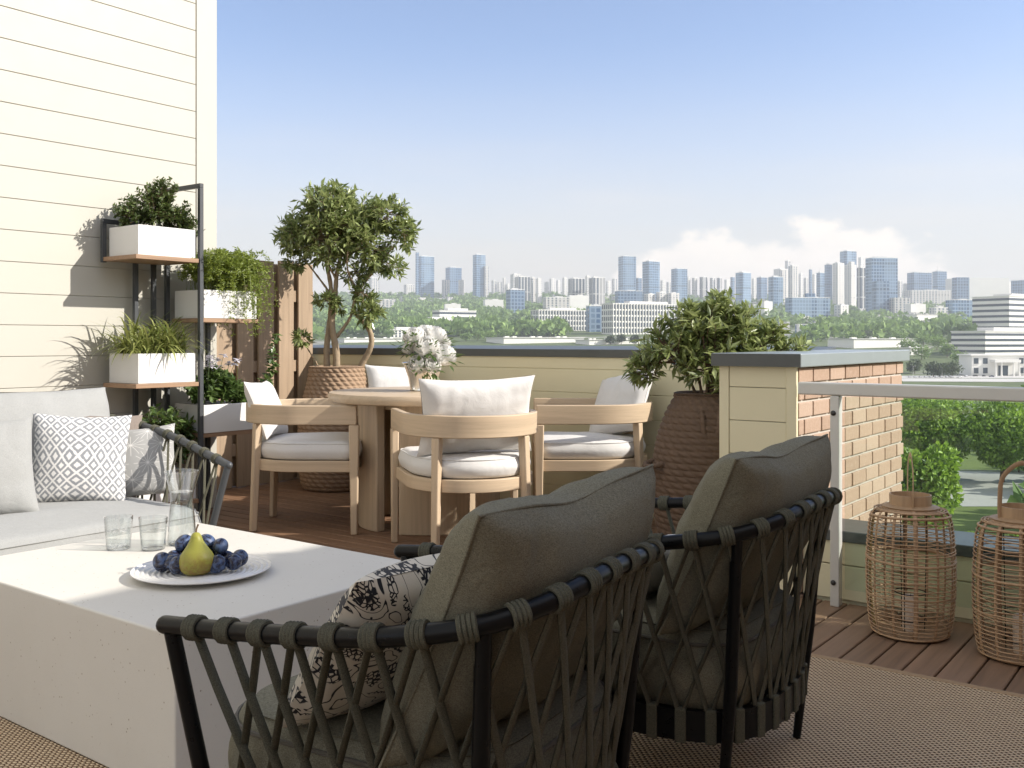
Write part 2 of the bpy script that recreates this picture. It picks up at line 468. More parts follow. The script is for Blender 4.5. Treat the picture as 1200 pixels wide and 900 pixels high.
M['print'] = m_print()

def m_plum():
    t = NT('blue plum skin with bloom'); v = t.coord()
    f = t.ss(t.noise(v, 34, 4, 0.65, 0.6), 0.40, 0.64)
    c = t.mix(f, (0.010, 0.008, 0.02), (0.075, 0.12, 0.24))
    rg = t.math('MULTIPLY_ADD', f, 0.38, 0.17)
    return t.done(t.bsdf(c, rg, 0, None, 0.5))
M['plum'] = m_plum()

def m_pear():
    t = NT('green yellow pear skin'); v = t.coord(); x, y, z = t.xyz(v)
    c = t.mix(t.noise(v, 14, 3), (0.25, 0.25, 0.03), (0.36, 0.34, 0.06))
    rus = t.math('MULTIPLY', t.ss(t.noise(v, 90, 4, 0.75), 0.36, 0.60), t.ss(z, 0.075, 0.005))
    c = t.mix(t.math('MULTIPLY', rus, 0.8), c, (0.25, 0.13, 0.035))
    c = t.mix(t.math('MULTIPLY', t.ss(t.vor(v, 190).outputs['Distance'], 0.26, 0.16), 0.45), c, (0.16, 0.12, 0.03))
    return t.done(t.bsdf(c, 0.45, 0, t.bump(t.noise(v, 200, 2), 0.1, 0.002), 0.45))
M['pear'] = m_pear()
# ---------------------------------------------------------------- terrace setting
rng = random.Random(4)

def deck(name, x0, x1, y0, y1, along, mat):
    mb = MB(); w, gap, t = (0.094, 0.009, 0.022) if along == 'x' else (0.0965, 0.0068, 0.022)
    lo, hi, a0, a1 = (y0, y1, x0, x1) if along == 'x' else (x0, x1, y0, y1)
    p = lo
    while p < hi - 0.01:
        q = min(p + w, hi); s = a0 - rng.uniform(0, 2.4)
        while s < a1:
            e = min(s + rng.uniform(2.6, 3.6), a1); b = max(s, a0)
            if e - b > 0.02:
                if along == 'x': mb.span(b, e - 0.003, p, q, -t, 0)
                else: mb.span(p, q, b, e - 0.003, -t, 0)
            s = e
        p = q + gap
    o = mb.build(name, mat, None, smooth=0, bevel=0.003, seg=1)
    return tag(o, kind='structure')
deck('deck_floor', -7.2, -1.76, -1.4, 5.398, 'x', M['deck_x'])
deck('deck_floor', -1.753, 1.29, -1.4, 4.127, 'y', M['deck_y'])
mb = MB(); mb.span(-7.2, -1.757, -1.4, 5.39, -0.08, -0.026); mb.span(-1.757, 1.29, -1.4, 4.12, -0.08, -0.026)
tag(mb.build('deck_underlay', M['deck_gap'], None, 0), kind='structure')

# house wall with flush siding
def siding(mb, axis, fixed, a0, a1, z_first, pitch, z0, z1, out, t=0.018, gap=0.005):
    """boards on the plane axis = fixed, proud towards out (+1/-1); z_first is any joint height"""
    z = z_first
    while z > z0: z -= pitch
    while z < z1:
        b, e = max(z + gap / 2, z0), min(z + pitch - gap / 2, z1)
        if e - b > 0.01:
            if axis == 'x': mb.span(fixed, fixed + out * t, a0, a1, b, e)
            else: mb.span(a0, a1, fixed, fixed + out * t, b, e)
        z += pitch
wall = thing('house_wall', 'tall cream house wall of smooth horizontal siding behind the sofa', 'wall', (-5.45, 3.99, 0))
def loc_in(o, mb):
    for i, p in enumerate(mb.v): mb.v[i] = (p[0] - o.location.x, p[1] - o.location.y, p[2] - o.location.z)
    return mb
mb = MB(); mb.span(-9.0, -5.456, -6, 3.985, -0.05, 7.0)
loc_in(wall, mb).build('wall_core', M['siding'], wall, 0)
mb = MB(); siding(mb, 'x', -5.4555, -6, 3.843, 1.185, 0.1744, 0.0, 6.98, 1, 0.005, 0.0032)
loc_in(wall, mb).build('siding', M['siding'], wall, 0, bevel=0.002, seg=1)
mb = MB(); mb.span(-5.4555, -5.446, 3.847, 3.99, 0.0, 6.98); mb.span(-5.6, -5.45, 3.987, 4.005, 0.0, 6.98)
loc_in(wall, mb).build('corner_trim', M['siding'], wall, 0, bevel=0.002, seg=1)

# back parapet
par = thing('back_parapet', 'low olive siding parapet with dark coping behind the dining set', 'parapet wall', (-4.0, 5.4, 0))
mb = MB(); mb.span(-6.4, -1.9, 5.404, 5.66, -0.05, 1.0); loc_in(par, mb).build('wall_core', M['olive'], par, 0)
mb = MB(); siding(mb, 'y', 5.4035, -6.4, -1.902, 0.912, 0.155, 0.0, 0.995, -1, 0.005, 0.0032)
loc_in(par, mb).build('siding', M['olive'], par, 0, bevel=0.002, seg=1)
def coping(x0, x1, y0, y1, z0, slope_axis='y', rise=0.022, h=0.052):
    mb = MB(); a, b = z0 + h, z0 + h + rise
    if slope_axis == 'y': zz = {(0, 0): a, (1, 0): a, (0, 1): b, (1, 1): b}
    else: zz = {(0, 0): a, (0, 1): a, (1, 0): a, (1, 1): a}
    vs = []
    for i, x in enumerate((x0, x1)):
        for j, y in enumerate((y0, y1)):
            vs += [(x, y, z0), (x, y, zz[(i, j)])]
    mb.add(vs, [(0, 4, 6, 2), (1, 3, 7, 5), (0, 1, 5, 4), (2, 6, 7, 3), (0, 2, 3, 1), (4, 5, 7, 6)])
    return mb
loc_in(par, coping(-6.4, -1.925, 5.385, 5.70, 0.990)).build('coping', M['coping'], par, 0, bevel=0.004)

# wing wall: siding end, brick flank
wing = thing('wing_wall', 'short wing wall with olive panel end and salmon brick flank under metal coping', 'wall', (-1.72, 4.07, 0))
mb = MB(); mb.span(-1.895, -1.552, 4.09, 5.66, -0.05, 0.99); loc_in(wing, mb).build('wall_core', M['mortar'], wing, 0)
mb = MB(); siding(mb, 'y', 4.088, -1.853, -1.592, 0.747, 0.147, 0.0, 0.988, -1, 0.014, 0.003)
siding(mb, 'x', -1.897, 4.09, 5.39, 0.747, 0.147, 0.0, 0.988, -1, 0.012, 0.003)
loc_in(wing, mb).build('siding', M['olive'], wing, 0, bevel=0.0015, seg=1)
for x0, x1 in ((-1.90, -1.8545), (-1.5905, -1.545)):
    mb = MB(); mb.span(x0, x1, 4.07, 4.088, 0, 0.988); loc_in(wing, mb).build('edge_trim', M['olive'], wing, 0, bevel=0.0015, seg=1)
mb = MB(); row = 0; z = -0.985
z = 0.988 - 0.075 * 25
while z < 0.95:
    y = 4.09 - (0.1065 if row % 2 else 0.0) - 0.04
    while y < 5.66:
        a, b = max(y + 0.005, 4.09), min(y + 0.2045, 5.665)
        if b - a > 0.02:
            j = rng.uniform(-0.0012, 0.0012)
            mb.span(-1.552, -1.540 + j, a, b, z + 0.006, z + 0.069)
        y += 0.213
    z += 0.075; row += 1
loc_in(wing, mb).build('brickwork', M['brick'], wing, 0, bevel=0.0035, seg=2)
loc_in(wing, coping(-1.925, -1.515, 4.045, 5.70, 0.986, 'y', 0.004, 0.058)).build('coping', M['coping_sunlit'], wing, 0, bevel=0.004)
mb = MB(); mb.span(-1.926, -1.517, 4.040, 4.0445, 0.988, 1.042); loc_in(wing, mb).build('shaded_end', M['coping'], wing, 0)  # thin dark sheet painting the shaded end of the coping

# low parapet below the glass railing
lowp = thing('low_parapet', 'knee high green siding upstand with dark coping below the glass railing', 'parapet wall', (-0.2, 4.13, 0))
mb = MB(); mb.span(-1.54, 1.30, 4.148, 4.34, -0.05, 0.262); loc_in(lowp, mb).build('wall_core', M['olive'], lowp, 0)
mb = MB(); siding(mb, 'y', 4.146, -1.538, 1.30, 0.157, 0.147, 0.012, 0.258, -1)
loc_in(lowp, mb).build('siding', M['olive'], lowp, 0, bevel=0.002, seg=1)
loc_in(lowp, coping(-1.538, 1.30, 4.115, 4.37, 0.256, 'y', 0.008, 0.046)).build('coping', M['coping'], lowp, 0, bevel=0.004)

# glass railing
rail = thing('glass_railing', 'glass railing with pale aluminium top rail beside the brick wall', 'railing', (-0.2, 4.06, 0))
mb = MB(); mb.span(-1.528, 1.29, 4.035, 4.085, 0.872, 0.925); loc_in(rail, mb).build('top_rail', M['alu'], rail, 0, bevel=0.006)
for px in (-1.372, -0.10, 1.17):
    mb = MB(); mb.span(px - 0.019, px + 0.019, 4.038, 4.082, 0.0, 0.871); o = loc_in(rail, mb).build('post', M['alu'], rail, 0, bevel=0.004)
    for z in (0.80, 0.10):
        b = MB(); b.ball((px - 0.004, 4.035, z), (0.011, 0.006, 0.011)); loc_in(rail, b).build('bolt', M['bolt'], o)
for a, b in ((-1.335, -0.135), (-0.065, 1.135)):
    mb = MB(); mb.span(a, b, 4.056, 4.064, 0.075, 0.868); loc_in(rail, mb).build('glass_pane', M['pane'], rail, 0)

# wooden privacy fence, boards on both faces of the rails
fen = thing('privacy_fence', 'tan wooden board on board privacy fence at the deck corner', 'fence', (-6.06, 4.7, 0))
y = 4.03; k = 0
while y < 5.36:
    w = 0.148 if y + 0.148 < 5.37 else 5.37 - y
    mb = MB(); mb.span(-6.055, -6.035, y, y + w, 0.004, 1.715 + rng.uniform(-0.006, 0.006))
    loc_in(fen, mb).build('fence_board', M['fence'], fen, 0, bevel=0.003)
    if y + 0.1 < 5.3:
        mb = MB(); mb.span(-6.115, -6.097, y + 0.118, y + 0.252, 0.004, 1.70 + rng.uniform(-0.006, 0.006))
        loc_in(fen, mb).build('fence_board', M['fence'], fen, 0, bevel=0.003)
    y += 0.196
for z in (0.28, 0.90, 1.45):
    mb = MB(); mb.span(-6.096, -6.056, 4.012, 5.38, z - 0.045, z + 0.045); loc_in(fen, mb).build('rail', M['fence'], fen, 0, bevel=0.003)

# the block the terrace stands on, and an unseen wall added on the right to shade the deck
blk = thing('apartment_block', 'brick apartment block carrying the roof terrace', 'building', (-3, 0, -30))
def m_brickwall():
    t = NT('far brickwork'); x, y, z = t.xyz(t.coord())
    cm = t.n('ShaderNodeCombineXYZ'); t.l(t.math('ADD', x, y), cm.inputs[0]); t.l(z, cm.inputs[1])
    b = t.n('ShaderNodeTexBrick'); t.l(cm.outputs[0], b.inputs['Vector']); b.inputs['Scale'].default_value = 1
    b.inputs['Brick Width'].default_value = 0.213; b.inputs['Row Height'].default_value = 0.075; b.inputs['Mortar Size'].default_value = 0.006
    b.inputs['Color1'].default_value = rgba((0.42, 0.25, 0.17)); b.inputs['Color2'].default_value = rgba((0.53, 0.34, 0.24)); b.inputs['Mortar'].default_value = rgba((0.5, 0.47, 0.42))
    return t.done(t.bsdf(b.outputs[0], 0.9))
M['brickwall'] = m_brickwall()
mb = MB(); mb.span(-9, -1.556, -10, 5.655, -31, -0.085); mb.span(-1.5555, 1.9, -10, 4.335, -31, -0.086); loc_in(blk, mb).build('block_wall', M['brickwall'], blk, 0)
mb = MB(); mb.span(1.305, 1.9, -2.6, 5.15, -0.086, 2.93); loc_in(blk, mb).build('side_wing', M['brickwall'], blk, 0)  # added out of view; height and length set by the shadow it throws
mb = MB(); mb.span(1.28, 1.93, -2.62, 5.18, 2.932, 2.985); loc_in(blk, mb).build('shade_wall_coping', M['coping'], blk, 0)

# rug
rug = thing('area_rug', 'flat woven brown jute rug with tan bound edge under the lounge seats', 'rug', (-2.0, 1.4, 0))
mb = MB(); mb.span(-4.38, 1.02, -0.9, 3.325, 0.0015, 0.011); loc_in(rug, mb).build('woven_field', M['rug'], rug, 0)
mb = MB(); t_ = 0.03
for x0, x1, y0, y1 in ((-4.41, 1.05, 3.3255, 3.3555), (-4.41, 1.05, -0.9305, -0.9005), (-4.41, -4.3805, -0.9, 3.325), (1.0205, 1.05, -0.9, 3.325)):
    mb.span(x0, x1, y0, y1, 0.0015, 0.0135)
loc_in(rug, mb).build('binding', M['binding'], rug, 0, bevel=0.004)
# ---------------------------------------------------------------- soft things
def pillow_mb(w, h, t, pin=0.07, n=26, seed=0, wr=0.010, power=0.42, sag=0.0, top_pinch=0.0):
    """knife edge cushion standing in the XZ plane, front towards -Y, bottom at z = 0"""
    mb = MB(); mb.uv = []
    for side in (-1, 1):
        vs = []; base = len(mb.v)
        for j in range(n + 1):
            for i in range(n + 1):
                u, v = 2 * i / n - 1, 2 * j / n - 1
                u = math.copysign(abs(u) ** 0.85, u); v = math.copysign(abs(v) ** 0.85, v)
                x = w / 2 * u * (1 - pin * (1 - v * v)); z = h / 2 * v * (1 - pin * (1 - u * u))
                k = max(0.0, (1 - u * u) * (1 - v * v)) ** power
                y = side * t / 2 * k * (1 - 0.25 * v * sag)
                ed = min(1, k * 1.6); edge = 1 - min(1, k)
                q = Vector((x * 4.0, z * 4.0, side * 3.1 + seed * 7.7))
                y += side * ed * noise.noise(q) * wr * 0.55
                fv = 0.25 + 0.75 * abs(v) ** 2; fu = 0.2 + 0.8 * abs(u) ** 2
                y += side * ed * wr * 0.9 * fv * noise.noise(Vector((x * 21 + 2 * z, z * 3.2, seed * 3.3 + side)))
                y += side * ed * wr * 0.7 * fu * noise.noise(Vector((x * 3.2, z * 19 + 2 * x, seed * 5.1 + side)))
                x += 0.4 * wr * noise.noise(q * 1.3 + Vector((9, 0, 0))); z += 0.4 * wr * noise.noise(q * 1.3 + Vector((0, 9, 0)))
                if top_pinch: z -= top_pinch * math.exp(-(u / 0.35) ** 2) * max(0, v) 
                vs.append((x, y, z + h / 2)); mb.uv.append((i / n if side < 0 else 1 - i / n, j / n))
        fs = []
        for j in range(n):
            for i in range(n):
                a, b, c, d = j * (n + 1) + i, j * (n + 1) + i + 1, (j + 1) * (n + 1) + i + 1, (j + 1) * (n + 1) + i
                fs.append((a, b, c, d) if side < 0 else (d, c, b, a))
        mb.add(vs, fs)
    return mb

def pillow_edge(w, h, pin, r, n=24):
    pts = []
    for a in range(4):
        for i in range(n):
            s = 2 * i / n - 1; s = math.copysign(abs(s) ** 0.85, s)
            u, v = ((s, -1), (1, s), (-s, 1), (-1, -s))[a]
            pts.append(Vector((w / 2 * u * (1 - pin * (1 - v * v)), 0, h / 2 * v * (1 - pin * (1 - u * u)) + h / 2)))
    mb = MB(); mb.tube(pts, r, 6, closed=True); return mb

def face_rot(heading, lean, roll=0.0):
    """rotation for a cushion whose front looks along heading (degrees), leaning back by lean degrees"""
    m = Matrix.Rotation(R(heading + 90), 3, 'Z') @ Matrix.Rotation(R(-lean), 3, 'X') @ Matrix.Rotation(R(roll), 3, 'Y')
    return m.to_euler()

def cushion(name, label, cat, mat, w, h, t, loc, heading, lean, roll=0, group=None, pipe=None, **kw):
    mb = pillow_mb(w, h, t, **kw)
    if pipe:
        r = thing(name, label, cat, loc, group=group, rot=face_rot(heading, lean, roll))
        mb.build('cover', mat, r, 60); pillow_edge(w, h, kw.get('pin', 0.07), 0.004).build('piping', pipe, r)
        return r
    o = mb.build(name, mat, None, 60, loc=loc, rot=face_rot(heading, lean, roll))
    return tag(o, label, cat, group)

def pad_mb(outline, z0, z1, crown=0.012, side=0.012, rc=0.02, seed=1, wr=0.003):
    """box cushion over a plan outline (list of xy), rounded sides and a domed top"""
    n = len(outline); cx = sum(p[0] for p in outline) / n; cy = sum(p[1] for p in outline) / n
    rad = sum(math.hypot(p[0] - cx, p[1] - cy) for p in outline) / n
    H_ = z1 - z0
    prof = [(0.55, z0), (0.9, z0), (1 - rc / rad, z0), (1 - rc * 0.3 / rad, z0 + rc * 0.3), (1, z0 + rc)]
    for k in range(1, 6): prof.append((1 + side / rad * math.sin(PI * k / 6), z0 + rc + (H_ - 2 * rc) * k / 6))
    prof += [(1, z1 - rc), (1 - rc * 0.3 / rad, z1 - rc * 0.3), (1 - rc / rad, z1)]
    for s in (0.92, 0.84, 0.74, 0.62, 0.48, 0.33, 0.17): prof.append((s, z1 + crown * (1 - s * s) ** 0.8))
    mb = MB(); vs = []
    for s, z in prof:
        for x, y in outline:
            px, py = cx + (x - cx) * s, cy + (y - cy) * s
            d = noise.noise(Vector((px * 7, py * 7, z * 9 + seed * 5))) * wr
            vs.append((px + d * (1 if s > 0.95 else 0), py + d * (1 if s > 0.95 else 0), z + (d * 1.4 if s < 0.95 and z > z0 + 0.02 else 0)))
    fs = []
    for i in range(len(prof) - 1):
        for j in range(n):
            j2 = (j + 1) % n
            fs.append((i * n + j, i * n + j2, (i + 1) * n + j2, (i + 1) * n + j))
    vs.append((cx, cy, z1 + crown)); c = len(vs) - 1; e = (len(prof) - 1) * n
    fs += [(e + j, e + (j + 1) % n, c) for j in range(n)]
    fs.append(tuple(range(n - 1, -1, -1)))
    mb.add(vs, fs); return mb

def pad_pipe(outline, z, r=0.004):
    mb = MB(); mb.tube([(x, y, z) for x, y in outline], r, 6, closed=True); return mb

def rrect(x0, x1, y0, y1, r, n=6):
    out = []
    for cx, cy, a0 in ((x1 - r, y0 + r, -90), (x1 - r, y1 - r, 0), (x0 + r, y1 - r, 90), (x0 + r, y0 + r, 180)):
        for i in range(n + 1):
            a = R(a0 + 90 * i / n); out.append((cx + r * math.cos(a), cy + r * math.sin(a)))
    # even out the long sides
    pts = [Vector((p[0], p[1], 0)) for p in out]; pts.append(pts[0])
    return [(p.x, p.y) for p in resample(pts, 72)[:-1]]

# ---------------------------------------------------------------- coffee table
mb = MB(); mb.span(-0.605, 0.605, -0.455, 0.455, 0, 0.402)
ct = thing('coffee_table', 'solid block coffee table of cream speckled stone between sofa and lounge chairs', 'coffee table', (-2.6375, 1.831, 0.0125))
mb.v = [(p[0], p[1], p[2] - (0.0 if p[2] < 0.1 else 0.0125)) for p in mb.v]
mb.build('stone_block', M['stone'], ct, 0, bevel=0.0055, seg=3)

# ---------------------------------------------------------------- round dining table
TC = Vector((-3.972, 4.455, 0))
dt = thing('dining_table', 'round pale oak dining table on a panel pedestal', 'dining table', TC, R(37))
mb = MB(); mb.lathe([(0.30, 0.738), (0.59, 0.738), (0.602, 0.744), (0.610, 0.764), (0.610, 0.778), (0.602, 0.792), (0.592, 0.795), (0.30, 0.795)], 96)
mb.build('tabletop', M['oak_x'], dt, 30)
# pedestal: three bowed panels around an open core
for a in (60, 180, 300):
    q = MB(); path = []
    for i in range(13):
        s = (i - 6) / 6; an = R(a) + s * R(50)
        path.append((0.40 * math.cos(an), 0.40 * math.sin(an)))
    q.band(path, 0.06, 0.0, 0.7375)
    q.build('pedestal_panel', M['oak_v'], dt, 50, bevel=0.006)
mb = MB(); mb.lathe([(0.30, 0.70), (0.36, 0.70), (0.36, 0.737), (0.30, 0.737)], 48); mb.build('under_frame', M['oak_h'], dt, 30)

# ---------------------------------------------------------------- dining chairs (front along +X)
def u_path(hw, front, back_r, n=22):
    pts = [(front, -hw)]
    c = -back_r + hw if False else 0.0
    pts.append((front * 0.55, -hw)); pts.append((0.06, -hw))
    for i in range(n + 1):
        a = R(-90 - 180 * i / n); pts.append((back_r * math.cos(a) , hw * math.sin(a)))
    pts += [(0.06, hw), (front * 0.55, hw), (front, hw)]
    return pts
def make_dining_chair(label, group):
    t = thing('dining_chair', label, 'dining chair', (0, 0, 0), 0, group)
    p = u_path(0.34, 0.33, 0.36)
    b = MB(); b.band(p, 0.036, 0.622, 0.732)
    b.build('curved_backrest', M['oak_h'], t, 35, bevel=0.005)
    for s in (-1, 1):
        q = MB(); q.taper((0.315, s * 0.339, 0.0), (0.315, s * 0.339, 0.6215), (0.036, 0.034), (0.058, 0.040))
        q.build('leg', M['oak_v'], t, 30, bevel=0.006)
        q = MB(); q.taper((-0.285, s * 0.238, 0.0), (-0.262, s * 0.222, 0.6215), (0.036, 0.034), (0.046, 0.044), s * -0.7)
        q.build('leg', M['oak_v'], t, 30, bevel=0.006)
    fr = [(0.30, -0.318), (0.06, -0.318)] + [(0.33 * math.cos(R(-90 - 180 * i / 22)), 0.318 * math.sin(R(-90 - 180 * i / 22))) for i in range(23)] + [(0.06, 0.318), (0.30, 0.318)]
    q = MB(); q.band(fr, 0.03, 0.352, 0.416); q.span(0.285, 0.315, -0.318, 0.318, 0.352, 0.416)
    q.build('seat_frame', M['oak_h'], t, 35, bevel=0.004)
    q = MB(); q.prism([(x * 0.98, y * 0.98) for x, y in fr], 0.395, 0.412); q.build('seat_board', M['oak_h'], t, 30)
    pts = [Vector((x, y, 0)) for x, y in [(0.325, -0.29), (0.27, -0.322)] + fr[1:-1] + [(0.27, 0.322), (0.325, 0.29)]]
    pts.append(pts[0]); out = [(v.x, v.y) for v in resample(pts, 73)[:-1]]
    c = pad_mb(out, 0.418, 0.518, 0.016, 0.008, 0.022).build('seat_cushion', M['white_fab'], t, 60)
    pad_pipe([(x * 0.985, y * 0.985) for x, y in out], 0.511, 0.0028).build('piping', M['white_fab'], c)
    return t
CG = 'oak barrel chairs round the dining table'
ch_pos = [((-3.27, 3.97), 143.0, 'oak barrel dining chair seen from behind, its back toward the lounge chairs'),
          ((-4.51, 3.985), 37.0, 'oak barrel dining chair seen from the side, next to the plant rack'),
          ((-3.19, 5.02), 217.0, 'oak barrel dining chair with leaf shadows on its rail, near the dark woven pot'),
          ((-4.60, 4.93), -37.0, 'oak barrel dining chair behind the table, facing out from the parapet')]
proto = None
for (x, y), hd, lb in ch_pos:
    if proto is None:
        proto = make_dining_chair(lb, CG); proto.location = (x, y, 0); proto.rotation_euler = (0, 0, R(hd))
    else: dup(proto, (x, y, 0), R(hd), lb)
PG = 'white back pillows on the dining chairs'
def on_chair(x, y, hd, back, up, side=0.0):
    c, s = math.cos(R(hd)), math.sin(R(hd))
    return (x - back * c - side * s, y - back * s + side * c, up)
cushion('back_pillow', 'wide white pillow propped in the dining chair seen from behind', 'pillow', M['white_fab'], 0.60, 0.41, 0.17,
        on_chair(-3.27, 3.97, 143, 0.135, 0.522), 143, 15, 1.5, PG, pin=0.085, seed=1, wr=0.013)
cushion('back_pillow', 'white pillow half hidden behind the white planter box on the side view chair', 'pillow', M['white_fab'], 0.50, 0.36, 0.15,
        on_chair(-4.51, 3.985, 37, 0.20, 0.522), 37, 22, 2, PG, pin=0.085, seed=2, wr=0.014)
cushion('back_pillow', 'greyish white pillow leaning in the chair beside the dark woven pot', 'pillow', M['white_fab'], 0.50, 0.43, 0.16,
        on_chair(-3.19, 5.02, 217, 0.14, 0.522, 0.0), 246, 26, -13, PG, pin=0.085, seed=3, wr=0.014)
cushion('back_pillow', 'white pillow behind the tabletop in the chair by the parapet', 'pillow', M['white_fab'], 0.52, 0.42, 0.16,
        on_chair(-4.60, 4.93, -37, 0.16, 0.522), -37, 16, 1, PG, pin=0.085, seed=4, wr=0.014)

# ---------------------------------------------------------------- rope lounge chairs
def lounge_chair(label, group):
    """open front towards -X; origin on the floor under the seat centre"""
    t = thing('lounge_chair', label, 'lounge chair', (0, 0, 0), 0, group)
    half = [(-0.37, -0.355, 0.575), (-0.20, -0.360, 0.590), (0.0, -0.366, 0.612), (0.14, -0.362, 0.632), (0.262, -0.325, 0.654), (0.33, -0.245, 0.674), (0.358, -0.12, 0.69)]
    ctrl = half + [(0.36, 0.0, 0.694)] + [(x, -y, z) for x, y, z in reversed(half)]
    path = curve(ctrl, 8)
    q = MB(); q.tube(path, 0.0165, 14); q.ball(path[0], 0.0165, 12, 8); q.ball(path[-1], 0.0165, 12, 8)
    q.build('top_rail', M['black'], t, 60)
    bh = [(-0.33, -0.30, 0.20), (-0.18, -0.305, 0.20), (0.0, -0.31, 0.20), (0.12, -0.30, 0.20), (0.215, -0.26, 0.20), (0.265, -0.19, 0.20), (0.287, -0.09, 0.20)]
    base = curve(bh + [(0.29, 0, 0.20)] + [(x, -y, z) for x, y, z in reversed(bh)], 8)
    q = MB(); q.band([(p.x, p.y) for p in base], 0.016, 0.165, 0.235); q.band([(-0.33, 0.297), (-0.33, 0.0), (-0.33, -0.297)], 0.016, 0.165, 0.235)
    q.build('base_band', M['black'], t, 50)
    q = MB(); q.prism([(p.x * 0.97, p.y * 0.97) for p in base], 0.205, 0.222); q.build('seat_board', M['black'], t, 40)
    for s in (-1, 1):
        q = MB(); q.tube([(-0.352, s * 0.355, 0.566), (-0.305, s * 0.322, 0.285), (-0.255, s * 0.285, 0.0)], [0.0145, 0.015, 0.010], 12); q.build('leg', M['black'], t, 60)
        q = MB(); q.tube([(0.277, s * 0.312, 0.648), (0.253, s * 0.285, 0.30), (0.225, s * 0.27, 0.0)], [0.0135, 0.0155, 0.011], 12); q.build('leg', M['black'], t, 60)
    # cords: pairs from every wrap on the rail to the neighbouring wraps on the base
    N = 24
    top = resample(path, N + 2)[1:-1]; bot = resample(base, N + 2)[1:-1]
    q = MB(); wr = MB()
    fine = path
    def around(p, tang, rad, wid, mbx, k):
        a = tang.cross(Vector((0, 0, 1))).normalized(); b = a.cross(tang).normalized()
        ring = [p + a * rad * math.cos(2 * PI * i / 14) + b * rad * math.sin(2 * PI * i / 14) for i in range(14)]
        mbx.tube([r_ + tang * 0 for r_ in ring], wid, 6, closed=True)
    jr = random.Random(17)
    for i in range(N):
        top[i] = top[i].lerp(top[(i + 1) % N] if i < N - 1 else top[i - 1], jr.uniform(-0.03, 0.03))
        tg = (top[min(i + 1, N - 1)] - top[max(i - 1, 0)]).normalized()
        wr = MB()
        for o in (-0.011, -0.0035, 0.0045, 0.012): around(top[i] + tg * o, tg, 0.0185, 0.0046, wr, i)
        wr.build('cord_wrap', M['cord'], t, 50)
        tb = (bot[min(i + 1, N - 1)] - bot[max(i - 1, 0)]).normalized()
        nb = Vector((tb.y, -tb.x, 0))
        bw = MB(); bw.box(bot[i], (0.026, 0.026, 0.080), Matrix.Rotation(math.atan2(tb.y, tb.x), 3, 'Z')); bw.build('base_wrap', M['cord'], t, 0, bevel=0.004)
        for dlt in (-2, 2):
            j = i + dlt
            if j < 0 or j >= N: continue
            a = top[i] + tg * (0.0035 * dlt) - Vector((0, 0, 0.014)); b = bot[j] - tb * (0.003 * dlt) + Vector((0, 0, 0.03))
            off = nb * (0.0016 * dlt)
            mid = a.lerp(b, 0.5) + off
            q.tube([a, a.lerp(b, 0.25) + off, mid, a.lerp(b, 0.75) + off, b], 0.0105, 8, flat=0.42)
    q.build('cord_lattice', M['cord'], t, 60)
    so = rrect(-0.345, 0.262, -0.29, 0.29, 0.14)
    c = pad_mb(so, 0.224, 0.405, 0.02, 0.012, 0.03, 3, 0.006).build('seat_cushion', M['moss_fab'], t, 60)
    pad_pipe([(x * 1.0, y * 1.0) for x, y in so], 0.385, 0.0042).build('piping', M['piping'], c)
    w, h, pin = 0.69, 0.455, 0.05
    r = pillow_mb(w, h, 0.24, pin=pin, n=34, seed=11, wr=0.017, power=0.36, top_pinch=0.02)
    e = r.build('back_cushion', M['moss_fab'], t, 60, loc=(0.098, 0.010, 0.41), rot=face_rot(180, 24))
    pe = pillow_edge(w, h, pin, 0.003); 
    for i, p in enumerate(pe.v):
        u, v = p[0] / (w / 2), p[2] / (h / 2) - 1
        pe.v[i] = (p[0], p[1], p[2] - 0.02 * math.exp(-(u / 0.35) ** 2) * max(0, v))
    pe.build('piping', M['moss_fab'], e)
    return t
LG = 'pair of rope lounge chairs'
lc1 = lounge_chair('rope lounge chair with printed cushion, nearest the camera, its arm over the coffee table corner', LG)
lc1.location = (-1.240, 1.436, 0.0125); lc1.rotation_euler = (0, 0, R(7))
lc2 = dup(lc1, (-1.204, 2.338, 0.0125), R(3), 'rope lounge chair nearer to the glass railing and brick wall')
cushion('scatter_cushion', 'cream cushion with black dotted leaf print in the nearest lounge chair', 'cushion', M['print'], 0.42, 0.37, 0.14,
        (-1.335, 1.318, 0.43), 176, 38, 1, pin=0.05, seed=21, wr=0.008)
cushion('scatter_cushion', 'plain pale cushion mostly hidden inside the lounge chair by the railing', 'cushion', M['white_fab'], 0.36, 0.24, 0.10,
        (-1.33, 2.31, 0.43), 174, 48, -2, pin=0.05, seed=22, wr=0.008)

# ---------------------------------------------------------------- sofa (back along the house wall, facing +X)
sofa = thing('sofa', 'long pale grey rope frame sofa with loose back cushions', 'sofa', (-3.95, 1.45, 0.0125))
def sl(pts): return [Vector((p[0] + 3.95, p[1] - 1.45, p[2] - 0.0125)) for p in pts]
half = [(-3.41, 2.565, 0.578), (-3.60, 2.585, 0.615), (-3.82, 2.60, 0.662), (-4.05, 2.60, 0.70), (-4.25, 2.58, 0.725), (-4.40, 2.50, 0.738), (-4.47, 2.36, 0.745), (-4.48, 2.1, 0.745), (-4.48, 1.6, 0.745), (-4.48, 1.2, 0.745)]
ctrl = half + [(x, 2.4 - y, z) for x, y, z in reversed(half[:-1])]
spath = curve(sl(ctrl), 6)
q = MB(); q.tube(spath, 0.0165, 12); q.ball(spath[0], 0.0165, 12, 8); q.ball(spath[-1], 0.0165, 12, 8); q.build('top_rail', M['rack'], sofa, 60)
